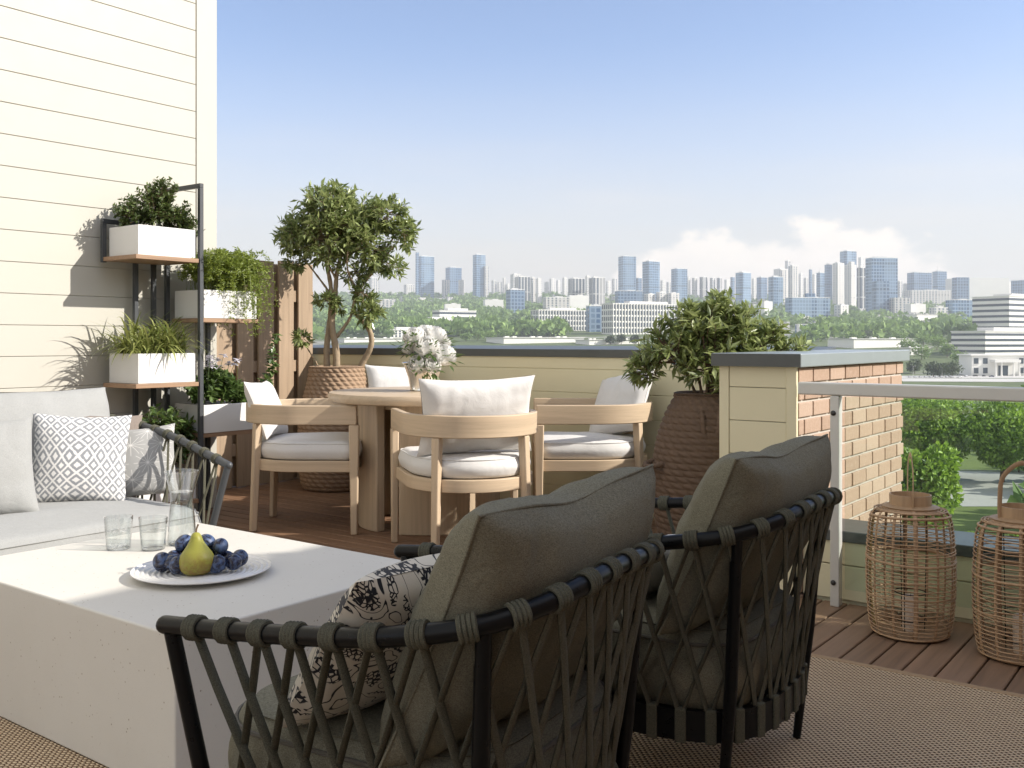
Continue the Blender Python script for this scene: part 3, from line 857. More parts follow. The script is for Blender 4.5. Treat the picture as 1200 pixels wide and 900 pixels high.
bh = [(-3.46, 2.54, 0.20), (-3.7, 2.545, 0.2), (-4.0, 2.55, 0.2), (-4.25, 2.53, 0.2), (-4.36, 2.46, 0.2), (-4.40, 2.34, 0.2), (-4.41, 2.1, 0.2), (-4.41, 1.6, 0.2), (-4.41, 1.2, 0.2)]
sbase = curve(sl(bh + [(x, 2.4 - y, z) for x, y, z in reversed(bh[:-1])]), 6)
q = MB(); q.band([(p.x, p.y) for p in sbase], 0.018, 0.15, 0.225); q.span(0.45, 0.468, -1.30, 1.09, 0.15, 0.225); q.build('base_band', M['rack'], sofa, 50)
for sy in (0, 1):
    f = (lambda y: y) if sy == 0 else (lambda y: 2.4 - y)
    for pts in ([(-3.415, f(2.563), 0.57), (-3.475, f(2.525), 0.30), (-3.53, f(2.50), 0.0125)], [(-4.36, f(2.50), 0.73), (-4.33, f(2.47), 0.3), (-4.30, f(2.44), 0.0125)]):
        q = MB(); q.tube(sl(pts), [0.0145, 0.015, 0.011], 12); q.build('leg', M['rack'], sofa, 60)
Ns = 46; top = resample(spath, Ns + 2)[1:-1]; bot = resample(sbase, Ns + 2)[1:-1]; q = MB(); wr = MB()
for i in range(Ns):
    tg = (top[min(i + 1, Ns - 1)] - top[max(i - 1, 0)]).normalized()
    a_ = tg.cross(Vector((0, 0, 1))).normalized(); b_ = a_.cross(tg).normalized()
    wr = MB()
    for o in (-0.009, 0, 0.009):
        c_ = top[i] + tg * o
        wr.tube([c_ + a_ * 0.0185 * math.cos(2 * PI * k / 12) + b_ * 0.0185 * math.sin(2 * PI * k / 12) for k in range(12)], 0.005, 6, closed=True)
    wr.build('cord_wrap', M['cord'], sofa, 50)
    for dlt in (-1, 1):
        j = min(max(i + dlt, 0), Ns - 1)
        q.tube([top[i] + tg * 0.006 * dlt - Vector((0, 0, 0.014)), bot[j] + Vector((0, 0, 0.03))], 0.0062, 6, flat=0.5)
q.build('cord_lattice', M['cord'], sofa, 60)
q = MB(); q.span(-0.44, 0.44, -1.28, 1.07, 0.19, 0.215); q.build('seat_board', M['rack'], sofa, 0)
for y0, y1 in ((1.26, 2.525), (-0.13, 1.25)):
    o_ = [(x + 3.95, y - 1.45) for x, y in rrect(-4.38, -3.49, y0, y1, 0.10)]
    c = pad_mb(o_, 0.218, 0.385, 0.02, 0.012, 0.03, 5, 0.004).build('seat_cushion', M['grey_fab'], sofa, 60)
    pad_pipe(o_, 0.36, 0.0035).build('piping', M['grey_fab'], c)
for yc, sd in ((2.235, 1), (1.585, 2), (0.9, 3), (0.22, 4)):
    mb = pillow_mb(0.66, 0.50, 0.24, pin=0.04, n=28, seed=sd + 30, wr=0.012, power=0.33)
    mb.build('back_cushion', M['grey_fab'], sofa, 60, loc=(-4.23 + 3.95, yc - 1.45, 0.382), rot=face_rot(0, 14))
cushion('scatter_cushion', 'white cushion with grey ogee lattice print standing on the sofa', 'cushion', M['lattice'], 0.40, 0.40, 0.14, (-4.02, 2.24, 0.395), -32, 17, 3, pin=0.07, seed=41, wr=0.008)
cushion('scatter_cushion', 'grey cushion with white starburst print in the sofa corner', 'cushion', M['star'], 0.38, 0.33, 0.13, (-3.975, 2.485, 0.395), -40, 20, -5, pin=0.07, seed=42, wr=0.008)
cushion('scatter_cushion', 'taupe cushion peeking from behind the two printed sofa cushions', 'cushion', M['taupe_fab'], 0.38, 0.385, 0.10, (-4.135, 2.37, 0.395), -32, 14, 4, pin=0.07, seed=43, wr=0.008)
cushion('scatter_cushion', 'plain pale grey cushion at the picture edge of the sofa', 'cushion', M['grey_fab'], 0.44, 0.40, 0.16, (-3.95, 1.80, 0.395), -22, 17, -3, pin=0.06, seed=44, wr=0.009)
# ---------------------------------------------------------------- on the coffee table
TT = 0.4025 + 0.0
TT = 0.4021
rng = random.Random(11)
def vessel(prof_out, thick, n=40):
    """closed thin walled glass: outer profile up, inner profile down"""
    mb = MB(); inner = [(max(r - thick, 0.001), z) for r, z in prof_out]
    inner[0] = (inner[0][0], prof_out[0][1] + thick * 2.2)
    pr = [(0.001, prof_out[0][1])] + prof_out + list(reversed(inner)) + [(0.001, inner[0][1])]
    mb.lathe(pr, n, capb=False, capt=False); return mb
car = thing('water_carafe', 'clear glass carafe half full of water on the coffee table', 'carafe', (-2.93, 2.01, TT))
pc = [(0.043, 0.0), (0.0475, 0.004), (0.0475, 0.02), (0.044, 0.08), (0.0385, 0.135), (0.0365, 0.155), (0.0395, 0.178), (0.048, 0.215), (0.0585, 0.250)]
vessel(pc, 0.0022).build('glass_body', M['glass'], car, 60)
mb = MB(); mb.lathe([(0.001, 0.006), (0.044, 0.007), (0.0445, 0.02), (0.041, 0.08), (0.0358, 0.135), (0.0338, 0.155), (0.0365, 0.178), (0.0368, 0.180), (0.001, 0.180)], 40, capb=False, capt=False)
mb.build('water', M['water'], car, 40)
for (x, y), lb in (((-3.03, 1.835), 'clear glass tumbler of water, the farther left of two by the carafe'), ((-2.93, 1.90), 'clear glass tumbler of water standing right beside the carafe')):
    g = thing('glass_tumbler', lb, 'drinking glass', (x, y, TT), 0, 'water glasses on the coffee table')
    vessel([(0.036, 0.0), (0.039, 0.003), (0.0405, 0.03), (0.0465, 0.108)], 0.0022).build('glass_body', M['glass'], g, 50)
    mb = MB(); mb.lathe([(0.001, 0.012), (0.0365, 0.012), (0.0378, 0.03), (0.0405, 0.062), (0.001, 0.062)], 36, capb=False, capt=False); mb.build('water', M['water'], g, 40)

PX, PY = -2.50, 1.785
pl = []
pr = [(0.0, 0.004), (0.10, 0.004), (0.11, 0.0)]
mb = MB()
topz = []
for i in range(0, 80):
    r = 0.002 + 0.198 * i / 79
    z = 0.008 + (0.012 * ((r - 0.12) / 0.08) ** 1.5 if r > 0.12 else 0) + 0.0019 * math.sin(r * 2 * PI / 0.0165)
    topz.append((r, z))
prof = [(0.001, 0.003), (0.11, 0.003), (0.115, 0.0), (0.122, 0.0), (0.13, 0.004), (0.196, 0.016), (0.201, 0.0195), (0.2005, 0.0215)] + list(reversed(topz))
mb.lathe(prof, 72, capb=False, capt=False)
tag(mb.build('dinner_plate', M['china'], None, 50, loc=(PX, PY, TT)), 'round white ribbed plate holding the pear and plums', 'plate')
# fruit: offsets along the view's right and depth directions
def on_plate(a, b): return Vector((PX, PY, 0)) + RT * a + FW * b
PLUM = [(0.005, 0.10, 0), (-0.115, -0.01, 0), (-0.030, 0.03, 0.042), (0.050, 0.015, 0.042), (-0.078, -0.025, 0), (-0.055, -0.052, 0), (-0.090, 0.022, 0), (-0.052, 0.005, 0), (-0.020, 0.058, 0.0), (0.030, 0.062, 0), (0.062, 0.040, 0), (0.056, -0.035, 0), (0.098, -0.012, 0), (0.100, 0.045, 0), (-0.068, 0.045, 0.042), (0.002, 0.035, 0.045)]
where = ['at the very back of the pile', 'outermost on the left, near the rim', 'on top, just left of the pear neck', 'on top, just right of the pear', 'at the left front of the plate', 'just left of the pear, front row', 'in the second row on the left side', 'tucked against the left of the pear', 'behind the pear, left side', 'behind the pear, right side', 'right of the pear in the second row', 'right of the pear in the front row',
         'at the far right of the pile', 'at the back right of the pile', 'on top of the left side of the pile', 'on top of the pile behind the pear neck']
for (a, b, z), w in zip(PLUM, where):
    mb = MB(); s = rng.uniform(0.84, 1.12); sd = rng.uniform(0, 50)
    mb.ball((0, 0, 0), (0.0275 * s, 0.0275 * s, 0.030 * s), 24, 16, lambda p: 1 - 0.10 * math.exp(-((p.x - 0.0) ** 2 + (p.y) ** 2) / 0.05) * (1 if p.z > 0 else 0.5) - 0.025 * math.exp(-(p.x / 0.12) ** 2) * (1 if p.y > 0 else 0))
    p = on_plate(a, b)
    o = mb.build('plum', M['plum'], None, 80, loc=(p.x, p.y, TT + 0.039 + z), rot=(rng.uniform(-1.2, 1.2), rng.uniform(-1.2, 1.2), rng.uniform(0, 6)))
    tag(o, 'dark blue plum ' + w, 'plum', 'plums on the plate')
p = on_plate(0.002, -0.052)
pe = thing('pear', 'green yellow pear with russet base standing among the plums', 'pear', (p.x, p.y, TT + 0.010), rot=(R(-10), R(-9), R(20)))
mb = MB(); cps = curve([(0.001, 0, 0.004), (0.022, 0, 0.0), (0.042, 0, 0.016), (0.049, 0, 0.040), (0.044, 0, 0.064), (0.031, 0, 0.086), (0.021, 0, 0.105), (0.0165, 0, 0.120), (0.010, 0, 0.131), (0.001, 0, 0.133)], 5)
mb.lathe([(max(q.x * 1.04, 0.0008), q.z * 0.93) for q in cps], 36, disp=lambda a, z, i: 0.0015 * math.sin(a * 2 + z * 30), capb=True, capt=True); mb.build('flesh', M['pear'], pe, 70)
mb = MB(); mb.tube(curve([(0, 0, 0.118), (0.002, 0, 0.133), (0.008, 0.001, 0.146)], 4), [0.0026] * 8 + [0.0034], 8); mb.build('stem', M['bark_dark'], pe)

# ---------------------------------------------------------------- flowers in a silver bucket
VB = Vector((TC.x - 0.045, TC.y - 0.01, 0.7955))
vase = thing('silver_vase', 'flared polished silver bucket vase holding white peonies on the dining table', 'vase', VB)
mb = MB(); mb.lathe([(0.001, 0.0), (0.078, 0.0), (0.082, 0.004), (0.080, 0.012), (0.092, 0.08), (0.120, 0.158), (0.128, 0.168), (0.132, 0.170), (0.130, 0.173), (0.124, 0.169), (0.116, 0.156), (0.088, 0.08), (0.076, 0.014), (0.001, 0.012)], 48, capb=False, capt=False)
mb.build('bucket', M['silver'], vase, 40)
def peony(mb, c, r, rg):
    """layered ball of cupped petals"""
    c = Vector(c); ax = (Vector((0, 0, 1)) + Vector((c.x, c.y, 0)) * 4 - FW * 0.35).normalized()
    e1 = ax.orthogonal().normalized(); e2 = ax.cross(e1)
    mb.ball(c, r * 0.5, 14, 10, lambda p: 1 + 0.25 * noise.noise(p * 4 + c * 30))
    for ring, (np_, el, rad, hw, hv) in enumerate(((6, -0.35, 1.0, 0.62, 0.55), (7, 0.05, 0.98, 0.52, 0.52), (7, 0.42, 0.92, 0.46, 0.46), (6, 0.78, 0.84, 0.44, 0.40), (5, 1.12, 0.74, 0.50, 0.34))):
        for k in range(np_):
            a0 = 2 * PI * (k + rg.uniform(-0.2, 0.2)) / np_ + ring * 0.7; e0 = el + rg.uniform(-0.1, 0.1); n = 6; vs = []; ph = rg.uniform(0, 6)
            for j in range(n):
                for i in range(n):
                    u, v = 2 * i / (n - 1) - 1, j / (n - 1)
                    aa = a0 + u * hw * (0.45 + 0.65 * math.sin(PI * (0.15 + 0.6 * v))) / max(0.35, math.cos(e0)); ee = e0 + (v - 0.5) * 2 * hv * (1 - 0.18 * u * u)
                    ee = min(ee, 1.5)
                    d = (e1 * math.cos(aa) + e2 * math.sin(aa)) * math.cos(ee) + ax * math.sin(ee)
                    rr = r * rad * (0.70 + 0.34 * v ** 1.5 + 0.05 * math.sin(u * 7 + ph) * v - 0.10 * u * u * (1 - v))
                    vs.append(c + d * rr)
            mb.add(vs, [(j * n + i, j * n + i + 1, (j + 1) * n + i + 1, (j + 1) * n + i) for j in range(n - 1) for i in range(n - 1)])
bq = thing('peony_bouquet', 'loose bouquet of white peonies with green leaves in the silver vase', 'bouquet', VB + Vector((0, 0, 0.12)))
rg = random.Random(5)
spots = [(-0.055, -0.05, 0.215, 0.072), (0.035, -0.10, 0.155, 0.078), (0.085, 0.01, 0.225, 0.070), (0.145, -0.06, 0.105, 0.080), (-0.015, -0.125, 0.050, 0.070), (0.075, -0.14, 0.045, 0.055), (0.01, 0.06, 0.245, 0.062), (0.13, 0.06, 0.185, 0.055), (-0.10, 0.03, 0.15, 0.050)]
st = MB(); lf = MB()
for a, b, z, r in spots:
    a *= 0.86; z -= 0.006
    p = RT * a + FW * b
    mb = MB(); peony(mb, (p.x, p.y, z - 0.01), r, rg); mb.build('peony_bloom', M['petal'], bq, 60)
    st.tube([(p.x * 0.15, p.y * 0.15, -0.09), (p.x * 0.6, p.y * 0.6, z * 0.5), (p.x, p.y, z - 0.03)], 0.003, 6)
    for k in range(18):
        d = Vector((p.x, p.y, 0)).normalized() * 0.8 + Vector((rg.uniform(-1, 1), rg.uniform(-1, 1), rg.uniform(-0.8, 0.7)))
        base = Vector((p.x, p.y, z - 0.025)) + d.normalized() * r * rg.uniform(0.6, 0.95)
        lf.leaf(base, d, Vector((0, 0, 1)), rg.uniform(0.045, 0.075), rg.uniform(0.016, 0.026))
for k in range(26):
    a = rg.uniform(0, 6.28); d = Vector((math.cos(a), math.sin(a), rg.uniform(0.2, 1.6)))
    lf.leaf(d.normalized() * rg.uniform(0.10, 0.2) + Vector((0, 0, 0.05)), d, Vector((0, 0, 1)), 0.055, 0.018)
st.build('stems', M['leaf_mid'], bq); lf.build('leaves', M['leaf_mid'], bq, 0)

# ---------------------------------------------------------------- rattan lanterns
def lantern(label, loc, rz, group):
    t = thing('rattan_lantern', label, 'lantern', loc, rz, group)
    prof = curve([(0.134, 0, 0.006), (0.146, 0, 0.05), (0.155, 0, 0.16), (0.156, 0, 0.27), (0.150, 0, 0.38), (0.142, 0, 0.435), (0.128, 0, 0.462)], 6)
    def rad(z):
        for a, b in zip(prof, prof[1:]):
            if a.z <= z <= b.z: return a.x + (b.x - a.x) * (z - a.z) / max(1e-6, b.z - a.z)
        return prof[-1].x if z > prof[-1].z else prof[0].x
    mb = MB(); rr = random.Random(len(label)); z = 0.012
    while z < 0.455:
        n = 40; ph = rr.uniform(0, 6); tl = rr.uniform(-0.004, 0.004)
        mb.tube([(rad(z) * math.cos(2 * PI * i / n) * 1.012, rad(z) * math.sin(2 * PI * i / n) * 1.012, z + tl * math.sin(2 * PI * i / n + ph) + 0.0012 * math.sin(ph + 9 * 2 * PI * i / n)) for i in range(n)], rr.uniform(0.0017, 0.0026), 5, closed=True)
        z += 0.0150
    for r_ in (0.128, 0.118, 0.107, 0.097, 0.086, 0.076):
        mb.tube([(r_ * math.cos(2 * PI * i / 36), r_ * math.sin(2 * PI * i / 36), 0.466 + (0.128 - r_) * 0.15) for i in range(36)], 0.0028, 5, closed=True)
    mb.build('woven_cane', M['rattan'], t, 60)
    for k in range(12):
        a = 2 * PI * k / 12; q = MB(); w = 0.0055 if k % 3 else 0.008
        pts = [(p.x * 0.985 * math.cos(a), p.x * 0.985 * math.sin(a), p.z) for p in prof] + [(0.075 * math.cos(a), 0.075 * math.sin(a), 0.478)]
        q.tube(pts, w, 8, flat=0.5, up=(math.cos(a), math.sin(a), 0.01)); q.build('upright_rib', M['rattan'], t, 60)
    for z, w in ((0.285, 0.009), (0.445, 0.009), (0.016, 0.007), (0.15, 0.0055)):
        q = MB(); q.tube([(rad(z) * 1.0 * math.cos(2 * PI * i / 40), rad(z) * 1.0 * math.sin(2 * PI * i / 40), z + 0.006 * math.sin(2 * PI * i / 40 + z * 20)) for i in range(40)], w * 0.55, 8, closed=True); q.build('hoop', M['rattan'], t, 60)
    q = MB(); q.band([(0.072 * math.cos(2 * PI * i / 40), 0.072 * math.sin(2 * PI * i / 40)) for i in range(40)], 0.005, 0.478, 0.522, closed=True); q.build('collar', M['bamboo'], t, 40)
    q = MB(); q.lathe([(0.066, 0.482), (0.10, 0.474), (0.102, 0.478), (0.066, 0.487)], 40); q.build('top_ring', M['bamboo'], t, 40)
    q = MB(); q.tube(curve([(0, -0.077, 0.482), (0, -0.078, 0.55), (0, -0.066, 0.625), (0, 0, 0.672), (0, 0.066, 0.625), (0, 0.078, 0.55), (0, 0.077, 0.482)], 6), 0.0085, 8, flat=0.25, up=None); q.build('handle', M['bamboo'], t, 60)
    q = MB(); q.lathe([(0.001, 0.004), (0.13, 0.004), (0.13, 0.012), (0.001, 0.012)], 36, capb=False, capt=False); q.build('base_board', M['rattan'], t, 40)
    # yellow twine binding climbing one upright
    q = MB(); a = R(200) - rz
    for s in (0, PI):
        q.tube([((rad(z) - 0.014 + 0.004 * math.cos(z * 380 + s)) * math.cos(a) - 0.005 * math.sin(z * 380 + s) * math.sin(a), (rad(z) - 0.014 + 0.004 * math.cos(z * 380 + s)) * math.sin(a) + 0.005 * math.sin(z * 380 + s) * math.cos(a), z) for z in [0.02 + 0.0035 * i for i in range(120)]], 0.0024, 5)
    q.build('twine_binding', M['twine'], t)
    q = MB()
    for k in range(3):
        b = 2 * PI * k / 3; q.tube([(0.05 * math.cos(b), 0.05 * math.sin(b), 0.012), (0.058 * math.cos(b), 0.058 * math.sin(b), 0.47)], 0.0018, 5)
    for z in (0.055, 0.155): q.tube([(0.056 * math.cos(2 * PI * i / 30), 0.056 * math.sin(2 * PI * i / 30), z) for i in range(30)], 0.002, 5, closed=True)
    q.build('wire_holder', M['black'], t)
    return t
def candle(label, loc):
    t = thing('pillar_candle', label, 'candle', loc, 0, 'candles in the lanterns')
    q = MB(); q.lathe([(0.001, 0), (0.028, 0), (0.029, 0.003), (0.029, 0.125), (0.026, 0.129), (0.010, 0.124), (0.001, 0.124)], 28, capb=False, capt=False); q.build('wax', M['wax'], t, 40)
    q = MB(); q.tube([(0, 0, 0.122), (0.001, 0, 0.132), (0.003, 0, 0.137)], 0.001, 6); q.build('wick', M['black'], t)
LN = 'rattan lanterns on the deck'
lantern('brown rattan lantern whole in view beside the brick wing wall', (-1.02, 3.845, 0.001), R(22), LN)
lantern('brown rattan lantern cut by the right picture edge', (-0.635, 3.80, 0.001), R(-52), LN)
candle('ivory pillar candle inside the lantern nearer the brick wall', (-1.02, 3.845, 0.0135))
candle('ivory pillar candle inside the lantern at the picture edge', (-0.635, 3.80, 0.0135))
# ---------------------------------------------------------------- plant rack with its boxes
RX0, RX1 = -5.385, -5.07
rack = thing('plant_rack', 'dark metal plant rack with staggered wooden shelves against the cream wall', 'plant rack', (-5.23, 3.6, 0))
def bar(pts, w=0.027):
    mb = MB()
    for a, b in zip(pts, pts[1:]):
        a, b = Vector(a), Vector(b); c = (a + b) / 2; d = b - a
        mb.box(c, (max(abs(d.x), 0) + w, abs(d.y) + w, abs(d.z) + w))
    return mb
for nm, pts in (('frame_loop', [(-5.401, 3.90, 0), (-5.401, 3.90, 1.30)]), ('frame_loop', [(RX1 + 0.012, 3.60, 0), (RX1 + 0.012, 3.60, 2.02), (-5.401, 3.60, 2.02), (-5.401, 3.60, 0)]),
                ('frame_loop', [(-5.401, 3.383, 0), (-5.401, 3.383, 1.62)]),
                ('frame_loop', [(-5.401, 3.505, 0), (-5.401, 3.505, 1.62)]),
                ('frame_loop', [(-5.401, 3.175, 1.56), (-5.401, 3.175, 1.79), (-5.401, 3.38, 1.79)])):
    # corners trimmed so bars butt
    mb = MB(); w = 0.026
    for a, b in zip(pts, pts[1:]):
        a, b = Vector(a), Vector(b); c = (a + b) / 2; d = b - a
        if abs(d.z) > 0.01: mb.box(c, (w, w, abs(d.z) + (w if False else 0)))
        else: mb.box(c + Vector((0, 0, w / 2 + 0.0005)), (abs(d.x) + w, abs(d.y) + w, w))
    loc_in(rack, mb).build(nm, M['rack'], rack, 0, bevel=0.002)
LEV = [(1.592, 3.165, 3.585), (0.852, 3.165, 3.585), (0.15, 3.165, 3.585), (1.237, 3.625, 4.045), (0.535, 3.625, 4.045)]
for z, y0, y1 in LEV:
    mb = MB(); mb.span(RX0 - 0.002, RX1 + (0.013 if y0 < 3.4 else -0.006) - 0.0, y0, y1, z - 0.026, z - 0.001)
    if y0 < 3.4: mb = MB(); mb.span(RX0 - 0.002, RX1 + 0.022, y0, y1 - 0.004, z - 0.026, z - 0.001)
    loc_in(rack, mb).build('shelf', M['shelf'], rack, 0, bevel=0.002)
BOX = 'white planter boxes on the plant rack'
def planter(label, z, y0, y1):
    x0, x1 = RX0 + 0.012, RX1 - 0.004
    t = thing('planter_box', label, 'planter', ((x0 + x1) / 2, (y0 + y1) / 2, z), 0, BOX)
    hx, hy, h, w = (x1 - x0) / 2, (y1 - y0) / 2, 0.172, 0.008
    mb = MB(); b = []
    for k, (dx, dz) in enumerate(((0, 0.0), (0, h), (w, h), (w, h - 0.035))):
        b += [(-hx + dx, -hy + dx, dz), (hx - dx, -hy + dx, dz), (hx - dx, hy - dx, dz), (-hx + dx, hy - dx, dz)]
    fs = [(3, 2, 1, 0)]
    for k in range(3):
        for i in range(4): fs.append((k * 4 + i, k * 4 + (i + 1) % 4, k * 4 + 4 + (i + 1) % 4, k * 4 + 4 + i))
    mb.add(b, fs); mb.build('box', M['planter'], t, 0, bevel=0.002)
    q = MB(); n = 10; vs = [(-hx + w + 0.001 + (2 * hx - 2 * w - 0.002) * i / n, -hy + w + 0.001 + (2 * hy - 2 * w - 0.002) * j / n, h - 0.02 + 0.008 * noise.noise(Vector((i * 0.7, j * 0.7, z)))) for i in range(n + 1) for j in range(n + 1)]
    q.add(vs, [(i * 11 + j, (i + 1) * 11 + j, (i + 1) * 11 + j + 1, i * 11 + j + 1) for i in range(n) for j in range(n)]); q.build('soil', M['soil'], t, 60)
    return Vector(((x0 + x1) / 2, (y0 + y1) / 2, z + h - 0.02))
c1 = planter('white planter box on the topmost shelf, holding the dark bushy plant', 1.592, 3.195, 3.58)
c2 = planter('white planter box under the trailing yellow green plant', 1.237, 3.635, 4.03)
c3 = planter('white planter box holding the striped grass plant', 0.852, 3.195, 3.58)
c4 = planter('white planter box under the white flowers, lowest on the right column', 0.535, 3.635, 4.03)
c5 = planter('white planter box on the bottom shelf behind the sofa arm', 0.15, 3.195, 3.58)

# ---------------------------------------------------------------- foliage helpers
def rvec(r): 
    while True:
        v = Vector((r.uniform(-1, 1), r.uniform(-1, 1), r.uniform(-1, 1)))
        if 0.05 < v.length < 1: return v.normalized()
UP = Vector((0, 0, 1))
def twigs(lm, wm, c, rad, n, nl, L, W, r, root=None, tw=0.0022, inner=0.15, outer=1.0, rise=0.25, zmin=-1.0, spread=0.9, curl=0.15):
    c = Vector(c); root = Vector(root) if root is not None else c
    for _ in range(n):
        d = rvec(r)
        if d.z < zmin: d.z = -d.z * 0.5; d.normalize()
        s = r.uniform(0.55, 1.0) ** 0.6 * outer * (0.82 + 0.3 * noise.noise(d * 2.1 + c * 3))
        e = c + Vector((d.x * rad[0], d.y * rad[1], d.z * rad[2])) * s
        b = root.lerp(c + Vector((d.x * rad[0], d.y * rad[1], d.z * rad[2])) * inner, r.uniform(0.5, 1))
        m = b.lerp(e, 0.55) + Vector((0, 0, -0.06 * (e - b).length)) + rvec(r) * 0.08 * (e - b).length
        pts = curve([b, m, e], 4)
        if wm is not None: wm.tube(pts, [tw * (1.2 - 0.8 * i / (len(pts) - 1)) for i in range(len(pts))], 4)
        t = (e - m).normalized()
        for k in range(nl):
            f = 0.35 + 0.65 * (k + r.random()) / nl
            p = b.lerp(m, f / 0.55) if f < 0.55 else m.lerp(e, (f - 0.55) / 0.45)
            sd = rvec(r); sd = (sd - t * sd.dot(t)).normalized()
            ld = (t * r.uniform(0.3, 1.0) + sd * spread + UP * r.uniform(-0.2, rise)).normalized()
            sz = r.uniform(0.7, 1.15)
            lm.leaf(p, ld, (UP + rvec(r) * 0.7).normalized(), L * sz, W * sz, 0.22, curl)

def plant(name, label, cat, loc, lm, lmat, wm=None, wmat=None, group=None, lname='leaves', wname='stems'):
    t = thing(name, label, cat, loc, group=group)
    lo = Vector(loc)
    for mb in (lm, wm):
        if mb: mb.v = [(p[0] - lo.x, p[1] - lo.y, p[2] - lo.z) for p in mb.v]
    lm.build(lname, lmat, t, 0)
    if wm: wm.build(wname, wmat, t, 60)
    return t
r = random.Random(21)
PG = 'plants in the rack boxes'
# dark bushy plant
lm, wm = MB(), MB()
for dx, dy, dz, q, n in ((0, 0.0, 0.16, 0.18, 120), (0.0, 0.16, 0.11, 0.14, 75), (0.03, 0.04, 0.25, 0.12, 60), (-0.02, -0.15, 0.11, 0.11, 45), (0.03, 0.24, 0.05, 0.09, 30)):
    twigs(lm, wm, c1 + Vector((dx, dy, dz)), (q * 0.95, q, q * 0.9), n, 12, 0.030, 0.016, r, c1 + Vector((0, dy * 0.5, 0)), 0.0018)
plant('bushy_plant', 'dark green small leaved bushy plant on the topmost rack shelf', 'potted plant', c1, lm, M['leaf_box'], wm, M['bark_dark'], PG)
# trailing plant
lm, wm = MB(), MB()
for k in range(330):
    a = r.uniform(0, 2 * PI); reach = r.uniform(0.05, 0.30); b = c2 + Vector((r.uniform(-0.1, 0.12), r.uniform(-0.16, 0.18), 0))
    d = Vector((math.cos(a) * 0.6 + 0.3, math.sin(a) * 0.55 + 0.08, 0)); hgt = r.uniform(0.10, 0.27)
    drop = r.uniform(-0.05, 0.34) if d.x > 0 else r.uniform(-0.15, 0.0)
    if d.x > 0 and r.random() < 0.5: reach = r.uniform(0.14, 0.22)
    if b.y < c2.y - 0.04: drop = r.uniform(-0.12, 0.0)
    p1 = b + d * reach * 0.4 + UP * hgt; p2 = b + d * reach * 0.85 + UP * (hgt * 0.8); p3 = b + d * reach * 1.05 + UP * (hgt * 0.6 - drop)
    p3.x = max(p3.x, RX0 + 0.03); p2.x = max(p2.x, RX0 + 0.03)
    pts = curve([b, p1, p2, p3], 7); wm.tube(pts, 0.0011, 4)
    for i in range(5, len(pts)):
        for _ in range(5):
            v = rvec(r); v.z *= 0.5
            lm.leaf(pts[i] + v * 0.004, v, rvec(r), r.uniform(0.012, 0.026), 0.008, 0.1, 0.1)
plant('trailing_plant', 'feathery yellow green plant trailing over its white box', 'potted plant', c2, lm, M['leaf_fern'], wm, M['leaf_fern'], PG)
# striped grass
lm = MB()
for k in range(430):
    a = r.uniform(0, 2 * PI); b = c3 + Vector((r.uniform(-0.10, 0.10), r.uniform(-0.16, 0.16), 0)); el = r.uniform(0.35, 1.35)
    d = Vector((math.cos(a) * 0.8, math.sin(a), 0)); L = r.uniform(0.20, 0.42); w = r.uniform(0.004, 0.008)
    sd = Vector((-d.y, d.x, 0)).normalized(); n = 9; vs = []; p = b.copy(); ang = el + 0.3
    for i in range(n):
        wi = w * math.sin(PI * (0.25 + 0.74 * i / (n - 1)))
        vs += [p - sd * wi, p + sd * wi]
        st = L / (n - 1); p = p + (d * math.cos(ang) + UP * math.sin(ang)) * st; ang -= r.uniform(0.10, 0.34)
        p.x = max(p.x, RX0 - 0.03)
    lm.add(vs, [(2 * i, 2 * i + 1, 2 * i + 3, 2 * i + 2) for i in range(n - 1)])
plant('striped_grass_plant', 'striped spiky grass plant arching out of its white box', 'potted plant', c3, lm, M['leaf_grass'], group=PG, lname='blades')
# white flowers
lm, wm = MB(), MB()
for dy, dz, q, n in ((-0.12, 0.10, 0.12, 60), (0.05, 0.10, 0.13, 70), (0.16, 0.06, 0.10, 40), (-0.02, 0.16, 0.10, 40)):
    twigs(lm, wm, c4 + Vector((0.02, dy, dz)), (q, q, q), n, 8, 0.046, 0.034, r, c4, 0.0018, zmin=-0.5)
fl = thing('flowering_plant', 'leafy plant with white blossoms low on the rack', 'potted plant', c4, group=PG)
for k in range(15):
    b = c4 + Vector((r.uniform(-0.08, 0.10), r.uniform(-0.20, 0.12), 0.05)); e = b + Vector((r.uniform(-0.02, 0.05), r.uniform(-0.05, 0.05), r.uniform(0.16, 0.27)))
    wm.tube(curve([b, b.lerp(e, 0.6) + Vector((0, 0, 0.02)), e], 4), 0.0016, 5)
    q = MB()
    for j in range(9):
        a = 2 * PI * j / 9 + r.random(); d = Vector((math.cos(a), math.sin(a), r.uniform(-0.3, 0.9)))
        q.leaf(e - c4, d, UP, r.uniform(0.03, 0.045), 0.020, 0.2, 0.3)
    q.build('blossom', M['petal_lilac'], fl, 0)
for mb, nm, mt in ((lm, 'leaves', M['leaf_mid']), (wm, 'stems', M['leaf_mid'])):
    mb.v = [tuple(Vector(p) - c4) for p in mb.v]; mb.build(nm, mt, fl, 0)
